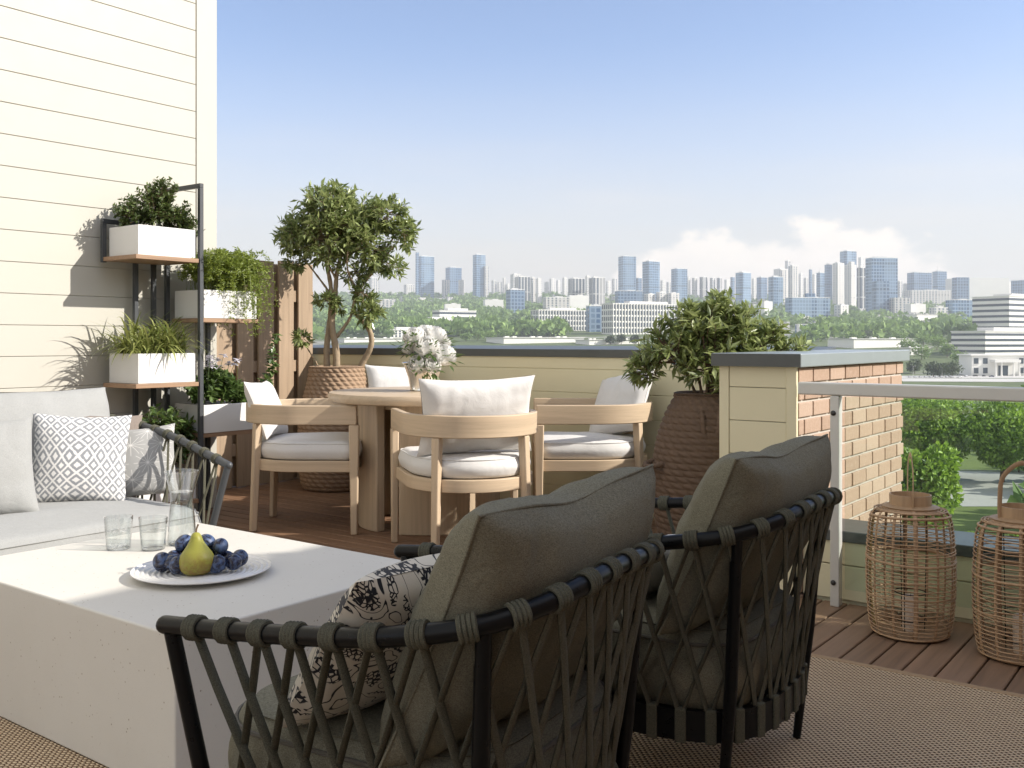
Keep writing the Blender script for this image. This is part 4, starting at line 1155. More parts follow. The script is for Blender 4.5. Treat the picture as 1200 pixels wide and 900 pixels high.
# climbing shoot in the same box
lm, wm = MB(), MB()
b = c4 + Vector((0.05, 0.17, 0)); pts = curve([b, b + Vector((0.05, 0.10, 0.10)), b + Vector((0.04, 0.20, 0.22)), b + Vector((0.06, 0.19, 0.33)), b + Vector((0.03, 0.25, 0.45))], 6)
wm.tube(pts, [0.004 - 0.0026 * i / (len(pts) - 1) for i in range(len(pts))], 6)
for i, p in enumerate(pts):
    for k in range(4):
        d = rvec(r); d.z = d.z * 0.6 + 0.1; lm.leaf(p, d, (UP + rvec(r) * 0.4), 0.068 * (1 - 0.35 * i / len(pts)), 0.05 * (1 - 0.35 * i / len(pts)), 0.15, 0.2)
plant('climbing_plant', 'upright leafy shoot climbing beside the fence from the flower box', 'potted plant', b, lm, M['leaf_mid'], wm, M['leaf_mid'], PG)
# low broad leaved plant
lm, wm = MB(), MB()
for dx, dy, dz, q, n in ((0, -0.08, 0.18, 0.16, 70), (0, 0.14, 0.18, 0.17, 80), (0.05, 0.02, 0.30, 0.14, 60), (0.0, 0.2, 0.30, 0.12, 50)):
    twigs(lm, wm, c5 + Vector((dx, dy, dz)), (q, q * 1.1, q), n, 9, 0.05, 0.024, r, c5, 0.002)
plant('leafy_plant', 'fresh green leafy plant on the bottom shelf showing above the sofa arm', 'potted plant', c5, lm, M['leaf_mid'], wm, M['bark_dark'], PG)

# ---------------------------------------------------------------- woven pots
def woven_pot(label, loc, prof, mat, group, handles):
    t = thing('woven_pot', label, 'pot', loc, 0, group)
    ctrl = curve([(p[0], 0, p[1]) for p in prof], 10); H_ = prof[-1][1]
    zs = [H_ * i / 200 for i in range(201)]; pr = []; k = 0
    for z in zs:
        while k < len(ctrl) - 2 and ctrl[k + 1].z < z: k += 1
        a, b = ctrl[k], ctrl[k + 1]; pr.append((a.x + (b.x - a.x) * min(1, max(0, (z - a.z) / max(1e-6, b.z - a.z))), z))
    rowh = 0.032; ns = 27
    def disp(q, z, i):
        row = math.floor(z / rowh); f = z / rowh - row
        ph = q * ns / 2 + row * PI / 2 + f * 1.9
        lump = abs(math.sin(ph)) ** 0.7 * (0.2 + 0.8 * math.sin(PI * f) ** 0.6)
        return 0.013 * lump - 0.005
    mb = MB(); mb.lathe(pr, 176, disp=disp, capb=True, capt=False)
    # rolled rim and inside
    r0 = prof[-1][0]; base = len(mb.v)
    mb.lathe([(r0 - 0.004, H_ - 0.002), (r0 + 0.004, H_ + 0.010), (r0 - 0.010, H_ + 0.016), (r0 - 0.022, H_ + 0.006), (r0 - 0.024, H_ - 0.06)], 96, disp=lambda q, z, i: 0.003 * math.sin(q * 40), capb=False, capt=False)
    mb.build('basket', mat, t, 70)
    q = MB(); q.lathe([(0.001, H_ - 0.05), (r0 * 0.5, H_ - 0.045), (r0 - 0.022, H_ - 0.055)], 40, disp=lambda a, z, i: 0.004 * math.sin(a * 7) if i else 0, capb=False, capt=False); q.build('soil', M['soil'], t, 60)
    for a, z, dn in handles:
        rr = [p for p in pr if p[1] >= z][0][0] + 0.008
        d = Vector((math.cos(a), math.sin(a), 0)); sd = Vector((-math.sin(a), math.cos(a), 0)); h = MB()
        if dn: pts = [d * (rr - 0.012) - sd * 0.045 + UP * z, d * (rr + 0.014) - sd * 0.04 + UP * (z - 0.05), d * (rr + 0.03) - sd * 0.03 + UP * (z - 0.13), d * (rr + 0.035) + UP * (z - 0.16), d * (rr + 0.03) + sd * 0.03 + UP * (z - 0.13), d * (rr + 0.014) + sd * 0.04 + UP * (z - 0.05), d * (rr - 0.012) + sd * 0.045 + UP * z]
        else: pts = [d * (rr - 0.012) - sd * 0.07 + UP * z, d * (rr + 0.03) - sd * 0.06 + UP * (z - 0.012), d * (rr + 0.05) + UP * (z - 0.02), d * (rr + 0.03) + sd * 0.06 + UP * (z - 0.012), d * (rr - 0.012) + sd * 0.07 + UP * z]
        cp = curve(pts, 7); h.tube(cp, [0.014 + 0.003 * math.sin(i * 1.9) for i in range(len(cp))], 10); h.build('rope_handle', mat, t, 70)
    return t
va = math.atan2(-FW.y, -FW.x)      # direction towards the viewer
L1 = (-5.45, 5.07, 0.0); L2 = (-2.27, 4.72, 0.0)
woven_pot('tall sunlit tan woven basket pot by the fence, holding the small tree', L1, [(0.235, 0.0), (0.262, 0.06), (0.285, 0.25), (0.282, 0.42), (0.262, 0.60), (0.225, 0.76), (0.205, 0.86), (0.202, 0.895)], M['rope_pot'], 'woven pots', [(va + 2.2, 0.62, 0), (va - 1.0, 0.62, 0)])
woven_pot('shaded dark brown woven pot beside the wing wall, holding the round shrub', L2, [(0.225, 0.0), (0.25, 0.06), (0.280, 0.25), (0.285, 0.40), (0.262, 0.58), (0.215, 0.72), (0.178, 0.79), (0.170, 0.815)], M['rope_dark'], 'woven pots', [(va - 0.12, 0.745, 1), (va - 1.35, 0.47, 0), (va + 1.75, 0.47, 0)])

# small multi stemmed tree in the left pot
def at_view(base, a, b, z):    # offsets right / away as seen from the terrace
    p = Vector((base[0], base[1], 0)) + RT * a + FW * b; return Vector((p.x, p.y, z))
r = random.Random(8); lm, wm = MB(), MB()
def limb(mb, pts, r0, r1, n=8):
    c = curve(pts, 7); mb.tube(c, [r0 + (r1 - r0) * i / (len(c) - 1) + 0.0016 * math.sin(i * 2.3) for i in range(len(c))], n); return c
V = lambda a, b, z: at_view(L1, a, b, z)
A_ = limb(wm, [V(-0.07, 0.0, 0.84), V(-0.075, 0, 1.05), V(-0.05, 0.02, 1.3), V(-0.045, 0, 1.5), V(-0.09, 0.03, 1.75), V(-0.06, 0, 2.0)], 0.026, 0.010)
B_ = limb(wm, [V(0.0, -0.02, 0.84), V(0.0, -0.03, 1.02), V(-0.03, -0.03, 1.22), V(-0.01, -0.02, 1.40), V(0.0, 0.0, 1.6), V(0.05, 0.0, 1.85), V(0.02, 0.02, 2.15)], 0.029, 0.009)
C_ = limb(wm, [V(0.145, 0.02, 0.84), V(0.20, 0.02, 0.95), V(0.255, 0.0, 1.06), V(0.25, 0.0, 1.16), V(0.19, 0.0, 1.25), V(0.125, 0.0, 1.33), V(0.16, 0.02, 1.47), V(0.30, 0.0, 1.65), V(0.42, 0.0, 1.8)], 0.025, 0.008)
D_ = limb(wm, [V(-0.02, -0.02, 1.1), V(0.06, -0.03, 1.2), V(0.11, 0.0, 1.30), V(0.14, 0.05, 1.5), V(0.2, 0.05, 1.75)], 0.015, 0.007)
for pts in ([V(-0.05, 0.02, 1.45), V(-0.16, 0, 1.6), V(-0.28, 0.03, 1.75)], [V(0.0, 0, 1.55), V(-0.1, -0.1, 1.75), V(-0.18, -0.14, 1.9)], [V(0.15, 0.02, 1.47), V(0.1, -0.12, 1.62), V(0.12, -0.2, 1.78)],
            [V(0.2, 0.0, 1.55), V(0.35, 0.05, 1.78), V(0.48, 0.05, 1.95)], [V(0.0, 0.0, 1.62), V(0.1, 0.16, 1.8), V(0.1, 0.2, 1.98)]):
    limb(wm, pts, 0.010, 0.005, 6)
limb(wm, [V(-0.12, -0.02, 0.84), V(-0.14, -0.03, 0.92), V(-0.2, -0.03, 1.02), V(-0.25, -0.03, 1.1)], 0.008, 0.004, 6)
for a, b, z, q, qz, n in ((-0.05, 0, 2.12, 0.29, 0.20, 170), (-0.26, 0.0, 1.90, 0.24, 0.22, 125), (0.12, 0.05, 2.02, 0.27, 0.2, 130), (-0.06, -0.10, 1.84, 0.28, 0.22, 150), (0.05, -0.1, 1.95, 0.22, 0.2, 90), (0.36, 0, 2.04, 0.21, 0.16, 80), (0.50, 0, 1.90, 0.155, 0.13, 46),
                          (0.22, -0.05, 1.78, 0.25, 0.19, 115), (0.40, 0, 1.66, 0.15, 0.11, 30), (-0.32, 0, 1.70, 0.12, 0.10, 24), (-0.03, 0.18, 1.85, 0.2, 0.2, 45), (0.13, 0, 1.60, 0.14, 0.10, 20),
                          (0.24, -0.02, 1.30, 0.13, 0.12, 42), (0.20, 0.0, 1.45, 0.11, 0.09, 24), (-0.08, -0.04, 1.40, 0.13, 0.07, 22), (-0.25, -0.03, 1.12, 0.07, 0.08, 15), (0.02, -0.04, 1.36, 0.08, 0.07, 9)):
    twigs(lm, wm, V(a, b, z), (q, q, qz), int(n * 0.74), 11, 0.066, 0.0245, r, None, 0.0024, outer=1.1, curl=0.12)
plant('potted_tree', 'multi stemmed small tree with leafy crown and one bent trunk in the tan woven pot', 'potted tree', (L1[0], L1[1], 0.845), lm, M['leaf_ficus'], wm, M['trunk'], None, 'crown', 'trunk')

# round shrub in the right pot
r = random.Random(9); lm, wm = MB(), MB()
V = lambda a, b, z: at_view(L2, a, b, z)
for a, b, z, q, qz, n in ((0.0, 0, 1.10, 0.26, 0.20, 95), (-0.20, -0.02, 1.05, 0.19, 0.17, 52), (0.12, 0.0, 1.18, 0.20, 0.15, 60), (0.0, -0.1, 0.98, 0.20, 0.15, 45), (-0.33, -0.02, 0.94, 0.10, 0.09, 18), (0.30, 0.02, 1.11, 0.15, 0.11, 34), (0.43, 0.0, 1.05, 0.11, 0.08, 18),
                          (-0.12, 0.0, 1.22, 0.13, 0.10, 22), (0.04, 0, 1.30, 0.10, 0.07, 16), (0.08, -0.16, 0.88, 0.10, 0.09, 14), (0.18, -0.05, 1.0, 0.16, 0.13, 30)):
    twigs(lm, wm, V(a * 1.08, b, z), (q * 1.1, q, qz * 1.08), int(n * 0.98), 10, 0.072, 0.0235, r, V(0, 0, 0.80).lerp(V(a, b, z), 0.45), 0.0026, zmin=-0.75, curl=0.12)
for k in range(9):
    a, b = r.uniform(-0.25, 0.3), r.uniform(-0.12, 0.12)
    limb(wm, [V(a * 0.15, b * 0.3, 0.75), V(a * 0.4, b * 0.6, 0.92), V(a, b, 1.12)], 0.010, 0.004, 6)
plant('potted_shrub', 'round glossy leaved shrub spilling from the dark woven pot', 'potted shrub', (L2[0], L2[1], 0.76), lm, M['leaf_ficus'], wm, M['bark_dark'], None, 'crown', 'branches')

# unseen leaves added along the shading wall's top to roughen its shadow edge
r = random.Random(3); lm, wm = MB(), MB()
for k in range(30):
    y = r.uniform(-1.5, 4.8); twigs(lm, None, (1.45, y, 2.98), (0.25, r.uniform(0.15, 0.4), r.uniform(0.08, 0.22)), 14, 9, 0.07, 0.04, r, zmin=-0.1)
wm.tube([(1.5, -1.5 + 0.3 * i, 3.0) for i in range(22)], 0.015, 6)
plant('shade_foliage', 'unseen foliage added on the shading wall to break its shadow edge', 'shade foliage', (1.5, 1.6, 2.99), lm, M['leaf_mid'], wm, M['bark_dark'])
# ---------------------------------------------------------------- land
TZ = [(-3000, -30), (0, -30), (880, -30.5), (1000, -23), (1200, -9), (1500, 4), (2000, 26), (2600, 61), (3300, 112), (4200, 182), (5000, 226), (6000, 236), (14000, 150)]
def land(d, b=0.0):
    for (a, za), (c, zc) in zip(TZ, TZ[1:]):
        if a <= d <= c:
            t = (d - a) / (c - a); return za + (zc - za) * t
    return TZ[0][1] if d < 0 else TZ[-1][1]
def at_land(bearing, depth, dz=0.0):
    p = far(bearing, depth); p.z = land(depth) + dz; return p

def m_ground():
    t = NT('grass, trees and built ground'); v = t.coord('Object', (1, 1, 0))
    big = t.noise(v, 0.004, 5, 0.6); fine = t.noise(v, 0.05, 5, 0.7); near = t.noise(v, 0.9, 4, 0.7)
    g = t.ramp(fine, [(0.3, (0.035, 0.06, 0.018)), (0.5, (0.07, 0.105, 0.03)), (0.7, (0.14, 0.17, 0.06))])
    g = t.mix(t.math('MULTIPLY', near, 0.5), g, (0.11, 0.14, 0.04))
    u = t.ramp(t.noise(v, 0.02, 4, 0.7), [(0.35, (0.22, 0.22, 0.20)), (0.6, (0.42, 0.41, 0.38))])
    return t.done(t.bsdf(t.mix(t.ss(big, 0.52, 0.60), g, u), 0.95))
mb = MB()
ds = [-2500, -1200, -500, -200, 0, 60, 120, 180, 260, 360, 480, 620, 760, 880, 940, 1000, 1100, 1200, 1350, 1500, 1750, 2000, 2300, 2600, 2950, 3300, 3750, 4200, 4600, 5000, 5500, 6000, 8000, 9500]
ls = [-6500, -4500, -3200, -2200, -1500, -1000, -700, -450, -250, -120, 0, 120, 250, 450, 700, 1000, 1500, 2200, 3200, 4500, 6500]
vs = []
for d in ds:
    for l in ls:
        p = FW * d + RT * l; vs.append((p.x, p.y, land(d) + (0.012 * max(0, d - 1500) * noise.noise(Vector((l / 900, d / 900, 0))) if d > 1500 else 0)))
m_ = len(ls)
mb.add(vs, [(i * m_ + j, i * m_ + j + 1, (i + 1) * m_ + j + 1, (i + 1) * m_ + j) for i in range(len(ds) - 1) for j in range(m_ - 1)])
tag(mb.build('ground', m_ground(), None, 80), kind='structure')

def ribbon(name, pts, mat, dz):
    """flat sheet through (bearing, depth) points on level ground"""
    mb = MB(); vs = [at_land(b, d, dz) for b, d in pts]; mb.add(vs, [tuple(range(len(vs)))])
    o = mb.build(name, mat, None, 0)
    if o.data.polygons[0].normal.z < 0: o.data.flip_normals()
    return tag(o, kind='structure')
M['asphalt'] = plain('pale worn paving', (0.36, 0.355, 0.33), 0.9, amt=0.12, scale=0.3)
M['concrete'] = plain('pale concrete apron', (0.52, 0.51, 0.48), 0.9, amt=0.15, scale=0.05)
M['kerb'] = plain('concrete kerb', (0.5, 0.49, 0.46), 0.9)
M['lawn'] = plain('mown lawn', (0.115, 0.155, 0.03), 0.95, amt=0.35, scale=0.25)
M['paint'] = plain('white road paint', (0.75, 0.75, 0.73), 0.8)
ribbon('lawn', [(1020, 130), (1340, 130), (1340, 300), (1000, 300)], M['lawn'], 0.05)
ribbon('road', [(1094, 236), (1330, 226), (1360, 184), (1128, 184), (1106, 200), (1112, 218)], M['asphalt'], 0.10)
ribbon('footpath', [(1080, 151), (1340, 138), (1340, 133), (1072, 146)], M['concrete'], 0.10)
ribbon('road', [(980, 820), (1400, 800), (1400, 730), (980, 760)], M['concrete'], 0.12)
ribbon('parking_lot', [(1000, 878), (1330, 874), (1330, 822), (990, 822)], M['concrete'], 0.10)
mb = MB(); A0, A1 = at_land(1094, 237), at_land(1330, 227)
mb.add([A0, A1, A1 + FW * 0.4, A0 + FW * 0.4] + [p + Vector((0, 0, 0.22)) for p in (A0, A1, A1 + FW * 0.4, A0 + FW * 0.4)], [(4, 5, 6, 7), (0, 1, 5, 4), (1, 2, 6, 5), (2, 3, 7, 6), (3, 0, 4, 7)])
tag(mb.build('kerb', M['kerb'], None, 0), kind='structure')

# ---------------------------------------------------------------- trees
M['leaf_tree'] = leafmat('broad leaved tree crown', (0.05, 0.115, 0.010), (0.42, 0.60, 0.08), 0.3, 0.55)
M['leaf_dark'] = leafmat('dark tree crown', (0.025, 0.055, 0.016), (0.09, 0.13, 0.035), 0.2, 0.6)
M['leaf_far'] = leafmat('far woodland crowns', (0.08, 0.155, 0.035), (0.32, 0.46, 0.12), 0.2, 0.8)
def clump_crown(mb, c, rad, n, L, r, lobes=None):
    c = Vector(c)
    lobes = lobes or [(rvec(r) * r.uniform(0.3, 0.78), r.uniform(0.22, 0.5)) for _ in range(24)]
    for o, q in lobes:
        for _ in range(n // len(lobes)):
            d = rvec(r); k = q * r.uniform(0.55, 1.06) ** 0.5
            p = Vector(((o.x + d.x * k) * rad[0], (o.y + d.y * k) * rad[1], (o.z + d.z * k) * rad[2]))
            if p.z < -rad[2] * 0.9: continue
            ld = (d + rvec(r) * 0.9).normalized()
            s = r.uniform(0.6, 1.3); mb.leaf(c + p, ld, (d + rvec(r) * 0.8).normalized(), L * s, L * 0.7 * s, 0.2, 0.2)
def big_tree(name, label, cat, bearing, depth, height, width, n, mat, seed, group, L=0.8):
    r = random.Random(seed); base = at_land(bearing, depth)
    t = thing(name, label, cat, base, group=group); w = MB(); h0 = height * 0.28
    w.tube(curve([(0, 0, -0.3), (r.uniform(-.2, .2), r.uniform(-.2, .2), h0), (r.uniform(-.5, .5), r.uniform(-.5, .5), height * 0.6)], 4), [0.03 * height * (1 - 0.08 * i) for i in range(9)], 8)
    cz = height * 0.57; rad = (width / 2, width / 2, height * 0.46)
    for k in range(9):
        d = rvec(r); d.z = abs(d.z); w.tube(curve([(0, 0, h0 + r.uniform(0, .2) * height), (d.x * rad[0] * .4, d.y * rad[1] * .4, cz + d.z * rad[2] * .2), (d.x * rad[0] * .8, d.y * rad[1] * .8, cz + d.z * rad[2] * .65)], 4), [0.011 * height * (1 - 0.09 * i) for i in range(9)], 6)
    w.build('trunk', M['bark_dark'], t, 60)
    mb = MB(); clump_crown(mb, (0, 0, cz), rad, n, L, r); mb.build('crown', mat, t, 0); return t
TG = 'trees on the street below the terrace'
for nm, lb, b, d, h, w, n, sd in (
        ('street_tree', 'large round green tree below the terrace right beside the brick wall', 1092, 222, 20.0, 20, 14000, 1),
        ('street_tree', 'large dense green tree below the terrace at the right picture edge', 1174, 216, 19.6, 23, 15000, 2),
        ('street_tree', 'lower bright green tree reaching out over the pale road', 1078, 150, 15.4, 13, 11000, 3),
        ('street_tree', 'small young tree by the road behind the lantern at the picture edge', 1194, 232, 7.5, 7.0, 2600, 4)):
    big_tree(nm, lb, 'tree', b, d, h, w, n, M['leaf_tree'], sd, TG)
for k, (b, d, h, w) in enumerate(((1118, 148, 2.2, 3.0), (1137, 152, 1.6, 2.6), (1190, 150, 1.8, 2.4))):
    r = random.Random(50 + k); t = thing('roadside_shrub', ['bushy green shrub on the lawn under the lower tree', 'small round shrub on the lawn below the first lantern', 'small shrub on the lawn below the cut off lantern'][k], 'shrub', at_land(b, d))
    mb = MB(); clump_crown(mb, (0, 0, h * 0.5), (w / 2, w / 2, h / 2), 1200, 0.3, r); mb.build('leaves', M['leaf_tree'], t, 0)
    w_ = MB(); w_.tube([(0, 0, -0.1), (0, 0, h * 0.6)], 0.06, 6); w_.build('stem', M['bark_dark'], t)

# trees in the middle distance, each its own
MG = 'trees among the buildings in the middle distance'
mids = [(1094, 850, 13, 16, 'd', 'dark tree on the left of the cluster before the white portico building'), (1104, 846, 12, 15, 'd', 'dark tree in the middle of the cluster before the white portico building'), (1116, 852, 13, 17, 'd', 'dark tree nearest the white portico building'),
        (1072, 900, 12, 15, 'd', 'dark tree just right of the wing wall coping'), (1064, 1150, 16, 22, 'g', 'green tree just above the end of the wing wall coping'), (1082, 1250, 17, 24, 'g', 'pale green tree left of the banded office building'),
        (1098, 1180, 17, 26, 'g', 'wide green tree in the gap left of the banded office building'), (1110, 1080, 16, 20, 'g', 'green tree at the foot of the low glassy office block'), (1124, 1000, 15, 20, 'g', 'green tree in front of the low glassy office block'),
        (1080, 1050, 15, 21, 'g', 'green tree above the pale flat roof by the brick wall'), (1003, 1500, 18, 25, 'd', 'bluish tree left below the twin glass tower'), (1014, 1460, 18, 26, 'd', 'bluish tree below the twin glass tower'), (1028, 1480, 18, 27, 'd', 'bluish tree right below the twin glass tower'),
        (1046, 1440, 17, 24, 'g', 'grey green tree right of the twin glass tower'), (1052, 1350, 16, 24, 'g', 'olive tree over the flat white roof end'), (560, 1420, 15, 24, 'g', 'round green tree right of the stepped white office'), (574, 1440, 16, 26, 'g', 'wide green tree below the wooded hill'), (546, 1400, 12, 18, 'g', 'low green tree touching the flower bouquet'),
        (456, 1500, 15, 22, 'g', 'green tree beside the small tree in the woven pot'), (594, 1500, 15, 24, 'g', 'green tree left of the white colonnade building'), (716, 1300, 13, 14, 'd', 'dark tree before the long white arcade building, left end'), (728, 1310, 14, 15, 'd', 'dark tree before the long white arcade building, middle'), (744, 1300, 13, 16, 'd', 'dark tree before the long white arcade building, by the shrub')]
for k, (b, d, h, w, kd, lb) in enumerate(mids):
    big_tree('distant_tree', lb, 'tree', b, d, h, w, 700, M['leaf_dark'] if kd == 'd' else M['leaf_far'], 100 + k, MG, 1.9)

# wooded hill and tree belts between the towers: one mass nobody could count
r = random.Random(77); mb = MB()
def wood(bm, n, b0, b1, d0, d1, size):
    for _ in range(n):
        b = r.uniform(b0, b1); d = math.exp(r.uniform(math.log(d0), math.log(d1))); s = size * r.uniform(0.6, 1.3)
        if noise.noise(Vector((b / 45, d / 500, 2))) < -0.22: continue
        p = at_land(b, d, s * 0.45)
        for _ in range(22):
            v = rvec(r); v.z = abs(v.z) * 1.1 - 0.25
            q = p + Vector((v.x, v.y, v.z * 0.75)) * s * 0.62 * r.uniform(0.7, 1)
            bm.leaf(q, (v + rvec(r) * 0.8).normalized(), (v + rvec(r) * 0.6).normalized(), s * 0.5, s * 0.42, 0.15, 0.15)
wood(mb, 2100, 370, 660, 1560, 4400, 20)
wood(mb, 520, 650, 940, 1900, 4300, 20)
wood(mb, 620, 940, 1260, 1350, 3600, 20)
wood(mb, 200, 1200, 1500, 950, 3600, 20); wood(mb, 260, 60, 370, 1300, 4200, 20)
wood(mb, 520, -300, 1030, 230, 880, 13); wood(mb, 240, 1215, 1900, 150, 880, 13)
tag(mb.build('woods', M['leaf_far'], None, 0), 'hazy woodland covering the hill and filling the gaps between the distant buildings', 'woods', kind='stuff')

# ---------------------------------------------------------------- city
def m_facade(name, wall, glass, bay, floor, fx, fz, grough=0.25, fins=0.0):
    t = NT(name); x, y, z = t.xyz(t.coord())
    g = t.n('ShaderNodeNewGeometry'); vt = t.n('ShaderNodeVectorTransform', vector_type='NORMAL', convert_from='WORLD', convert_to='OBJECT')
    t.l(g.outputs['Normal'], vt.inputs[0]); nx, ny, nz = t.xyz(vt.outputs[0])
    side = t.math('GREATER_THAN', t.math('ABSOLUTE', nx), 0.7)
    u = t.math('ADD', t.math('MULTIPLY', side, y), t.math('MULTIPLY', t.math('SUBTRACT', 1, side), x))
    uu = t.math('DIVIDE', u, bay); zz = t.math('DIVIDE', z, floor)
    wx = t.math('LESS_THAN', t.math('ABSOLUTE', t.math('SUBTRACT', t.math('FRACT', uu), 0.5)), fx / 2)
    wz = t.math('LESS_THAN', t.math('ABSOLUTE', t.math('SUBTRACT', t.math('FRACT', zz), 0.5)), fz / 2)
    up = t.math('LESS_THAN', t.math('ABSOLUTE', nz), 0.5)
    w = t.math('MULTIPLY', t.math('MULTIPLY', wx, wz), up)
    cm = t.n('ShaderNodeCombineXYZ'); t.l(t.math('FLOOR', uu), cm.inputs[0]); t.l(t.math('FLOOR', zz), cm.inputs[1]); t.l(side, cm.inputs[2])
    wn = t.n('ShaderNodeTexWhiteNoise', noise_dimensions='3D'); t.l(cm.outputs[0], wn.inputs[0])
    gc = t.mix(wn.outputs[0], shade(glass, 0.65), shade(glass, 1.35))
    wl = t.mix(t.noise(t.coord(), 0.03, 3), shade(wall, 0.9), shade(wall, 1.06))
    ob = t.n('ShaderNodeObjectInfo').outputs['Random']
    wl = t.mix(t.math('MULTIPLY', ob, 0.25), wl, shade(wall, 0.72))
    cv = t.n('ShaderNodeCombineXYZ'); t.l(t.math('FLOOR', t.math('DIVIDE', uu, 2.0)), cv.inputs[0]); t.l(side, cv.inputs[1]); t.l(t.n('ShaderNodeObjectInfo').outputs['Random'], cv.inputs[2])
    wc = t.n('ShaderNodeTexWhiteNoise', noise_dimensions='3D'); t.l(cv.outputs[0], wc.inputs[0])
    gc = t.mix(t.math('MULTIPLY', t.math('GREATER_THAN', wc.outputs[0], 0.62), 0.55), gc, wl)
    belt = t.math('GREATER_THAN', t.math('FRACT', t.math('DIVIDE', zz, 9.0)), 0.9)
    gc = t.mix(t.math('MULTIPLY', belt, 0.6), gc, shade(glass, 0.35))
    c = t.mix(w, wl, gc)
    rg = t.math('MULTIPLY_ADD', w, grough - 0.8, 0.8)
    return t.done(t.bsdf(c, rg, 0, None, 0.5))
FM = {'glass': m_facade('blue glass curtain wall', (0.27, 0.38, 0.50), (0.04, 0.10, 0.19), 8, 9, 0.78, 0.74, 0.16),
      'slate': m_facade('slate blue tower', (0.20, 0.29, 0.40), (0.035, 0.085, 0.165), 10, 10, 0.7, 0.7, 0.2),
      'resid': m_facade('pale tower with window columns', (0.66, 0.64, 0.60), (0.13, 0.17, 0.21), 11, 6.5, 0.42, 0.72, 0.3),
      'white': m_facade('white tower with slim windows', (0.74, 0.72, 0.68), (0.24, 0.27, 0.30), 10, 7, 0.3, 0.55, 0.35),
      'fins': m_facade('dark glass with white fins', (0.58, 0.57, 0.54), (0.06, 0.08, 0.10), 12, 60, 0.62, 0.96, 0.2),
      'plainw': plain('white rendered wall', (0.78, 0.77, 0.73), 0.8, amt=0.08, scale=0.05),
      'roofgrey': plain('pale flat roof', (0.66, 0.65, 0.62), 0.9, amt=0.15, scale=0.04),
      'glassband': plain('dark window glass', (0.06, 0.08, 0.10), 0.15, amt=0.3, scale=0.2)}
CT = 'towers and blocks of the far city'
def tower(label, b0, b1, top, depth, fac='glass', rz=28, ratio=0.8, wings=(), plant=True, group=CT, cat='tower', name='city_tower', sink=14, roof=None):
    """b0..b1 span of bearing, top given as sightline row; wings: (start, end, top row, push, facade)"""
    c = far((b0 + b1) / 2, depth); z0 = land(depth) - sink; c.z = z0
    t = thing(name, label, cat, c, YAW + R(rz), group)
    a = R(abs(rz)); span = (b1 - b0) / FOC * depth
    w = span / (math.cos(a) + ratio * math.sin(a)); dp = w * ratio; h = elev(top, depth) - z0
    rr = min(w, dp)
    q = MB(); q.box((0, 0, h / 2), (w, dp, h)); q.build('tower_body', FM[fac], t, 0)
    q = MB()
    for sx, sy, lx, ly in ((0, -1, w, 1.2), (0, 1, w, 1.2), (-1, 0, 1.2, dp - 2.4), (1, 0, 1.2, dp - 2.4)):
        q.box((sx * (w / 2 - 0.6), sy * (dp / 2 - 0.6), h + 0.76), (lx, ly, 1.5))
    q.build('roof_parapet', FM['plainw'], t, 0)
    if plant:
        q = MB(); q.box((-w * 0.08, dp * 0.05, h + 2.53), (w * 0.45, dp * 0.4, 5.0)); q.box((w * 0.28, -dp * 0.1, h + 1.53), (w * 0.16, dp * 0.22, 3.0)); q.build('plant_room', FM[roof or 'roofgrey'], t, 0)
    else:
        q = MB(); q.box((w * 0.1, 0, h + 2.03), (w * 0.3, dp * 0.35, 4.0)); q.build('lift_house', FM['roofgrey'], t, 0)
    if h > 110 and int(b0 * 7 + top * 3) % 3 == 0:
        q = MB(); q.tube([(-w * 0.2, 0, h), (-w * 0.2, 0, h + 16 + (b0 % 9))], [0.9, 0.4], 6); q.build('mast', FM['roofgrey'], t, 0)
    for k, (s0, s1, tp, push, fc) in enumerate(wings):
        ww = (s1 - s0) / FOC * depth; cx = ((s0 + s1) / 2 - (b0 + b1) / 2) / FOC * depth; hh = elev(tp, depth) - z0
        o = Vector((cx, -push, 0)); o.rotate(Matrix.Rotation(-R(rz), 3, 'Z'))
        q = MB(); q.box((0, 0, hh / 2), (ww / (math.cos(a) + 0.7 * math.sin(a)), 0.7 * ww / (math.cos(a) + 0.7 * math.sin(a)), hh)); q.build('side_wing', FM[fc], t, 0, loc=o)
    return t
T_ = tower
# far left of the skyline
T_('pale hazy tower farthest left, beside the potted tree crown', 415, 427, 328, 4500, 'white')
T_('small pale blue tower just right of the potted tree crown', 432, 445, 326, 4400, 'resid')
T_('low wide hazy block between the potted tree and the tall blue tower', 473, 486, 334, 4600, 'resid', plant=False)
T_('tall blue slab tower with a raised left fin, leftmost of the tall ones', 488, 509, 301, 4100, 'glass', wings=((488, 492, 297, 40, 'slate'),))
T_('medium stepped blue tower between two tall blue towers', 522, 541, 314, 4150, 'slate', wings=((519, 528, 329, 60, 'resid'), (538, 545, 329, 60, 'white')))
T_('slender tall blue tower with a lower right shoulder', 554, 569, 299, 4050, 'glass', wings=((567, 573, 312, 10, 'resid'),))
for b0, b1, tp, fc, lb in ((576, 582, 329, 'resid', 'first small pale tower right of the slender blue tower'), (583, 588, 331, 'white', 'second small pale tower right of the slender blue tower'), (589, 593, 326, 'resid', 'thin pale tower midway to the finned dark block'), (593.5, 597.5, 333, 'white', 'tiny pale tower left of the domed white tower')):
    T_(lb, b0, b1, tp, 4400, fc, plant=False)
T_('pale rounded top tower behind the finned dark block', 598, 611, 322, 3900, 'white')
T_('dark glass block with white vertical fins left of the paired slim towers', 603, 621, 325, 3500, 'fins', rz=24)
T_('dark blue office cube with one white side, standing low before the finned block', 593, 615, 340, 2750, 'slate', rz=24, ratio=0.7, cat='office block', name='office_block')
T_('slim cream tower right of the finned dark block, left twin', 621.5, 628, 326, 3350, 'resid')
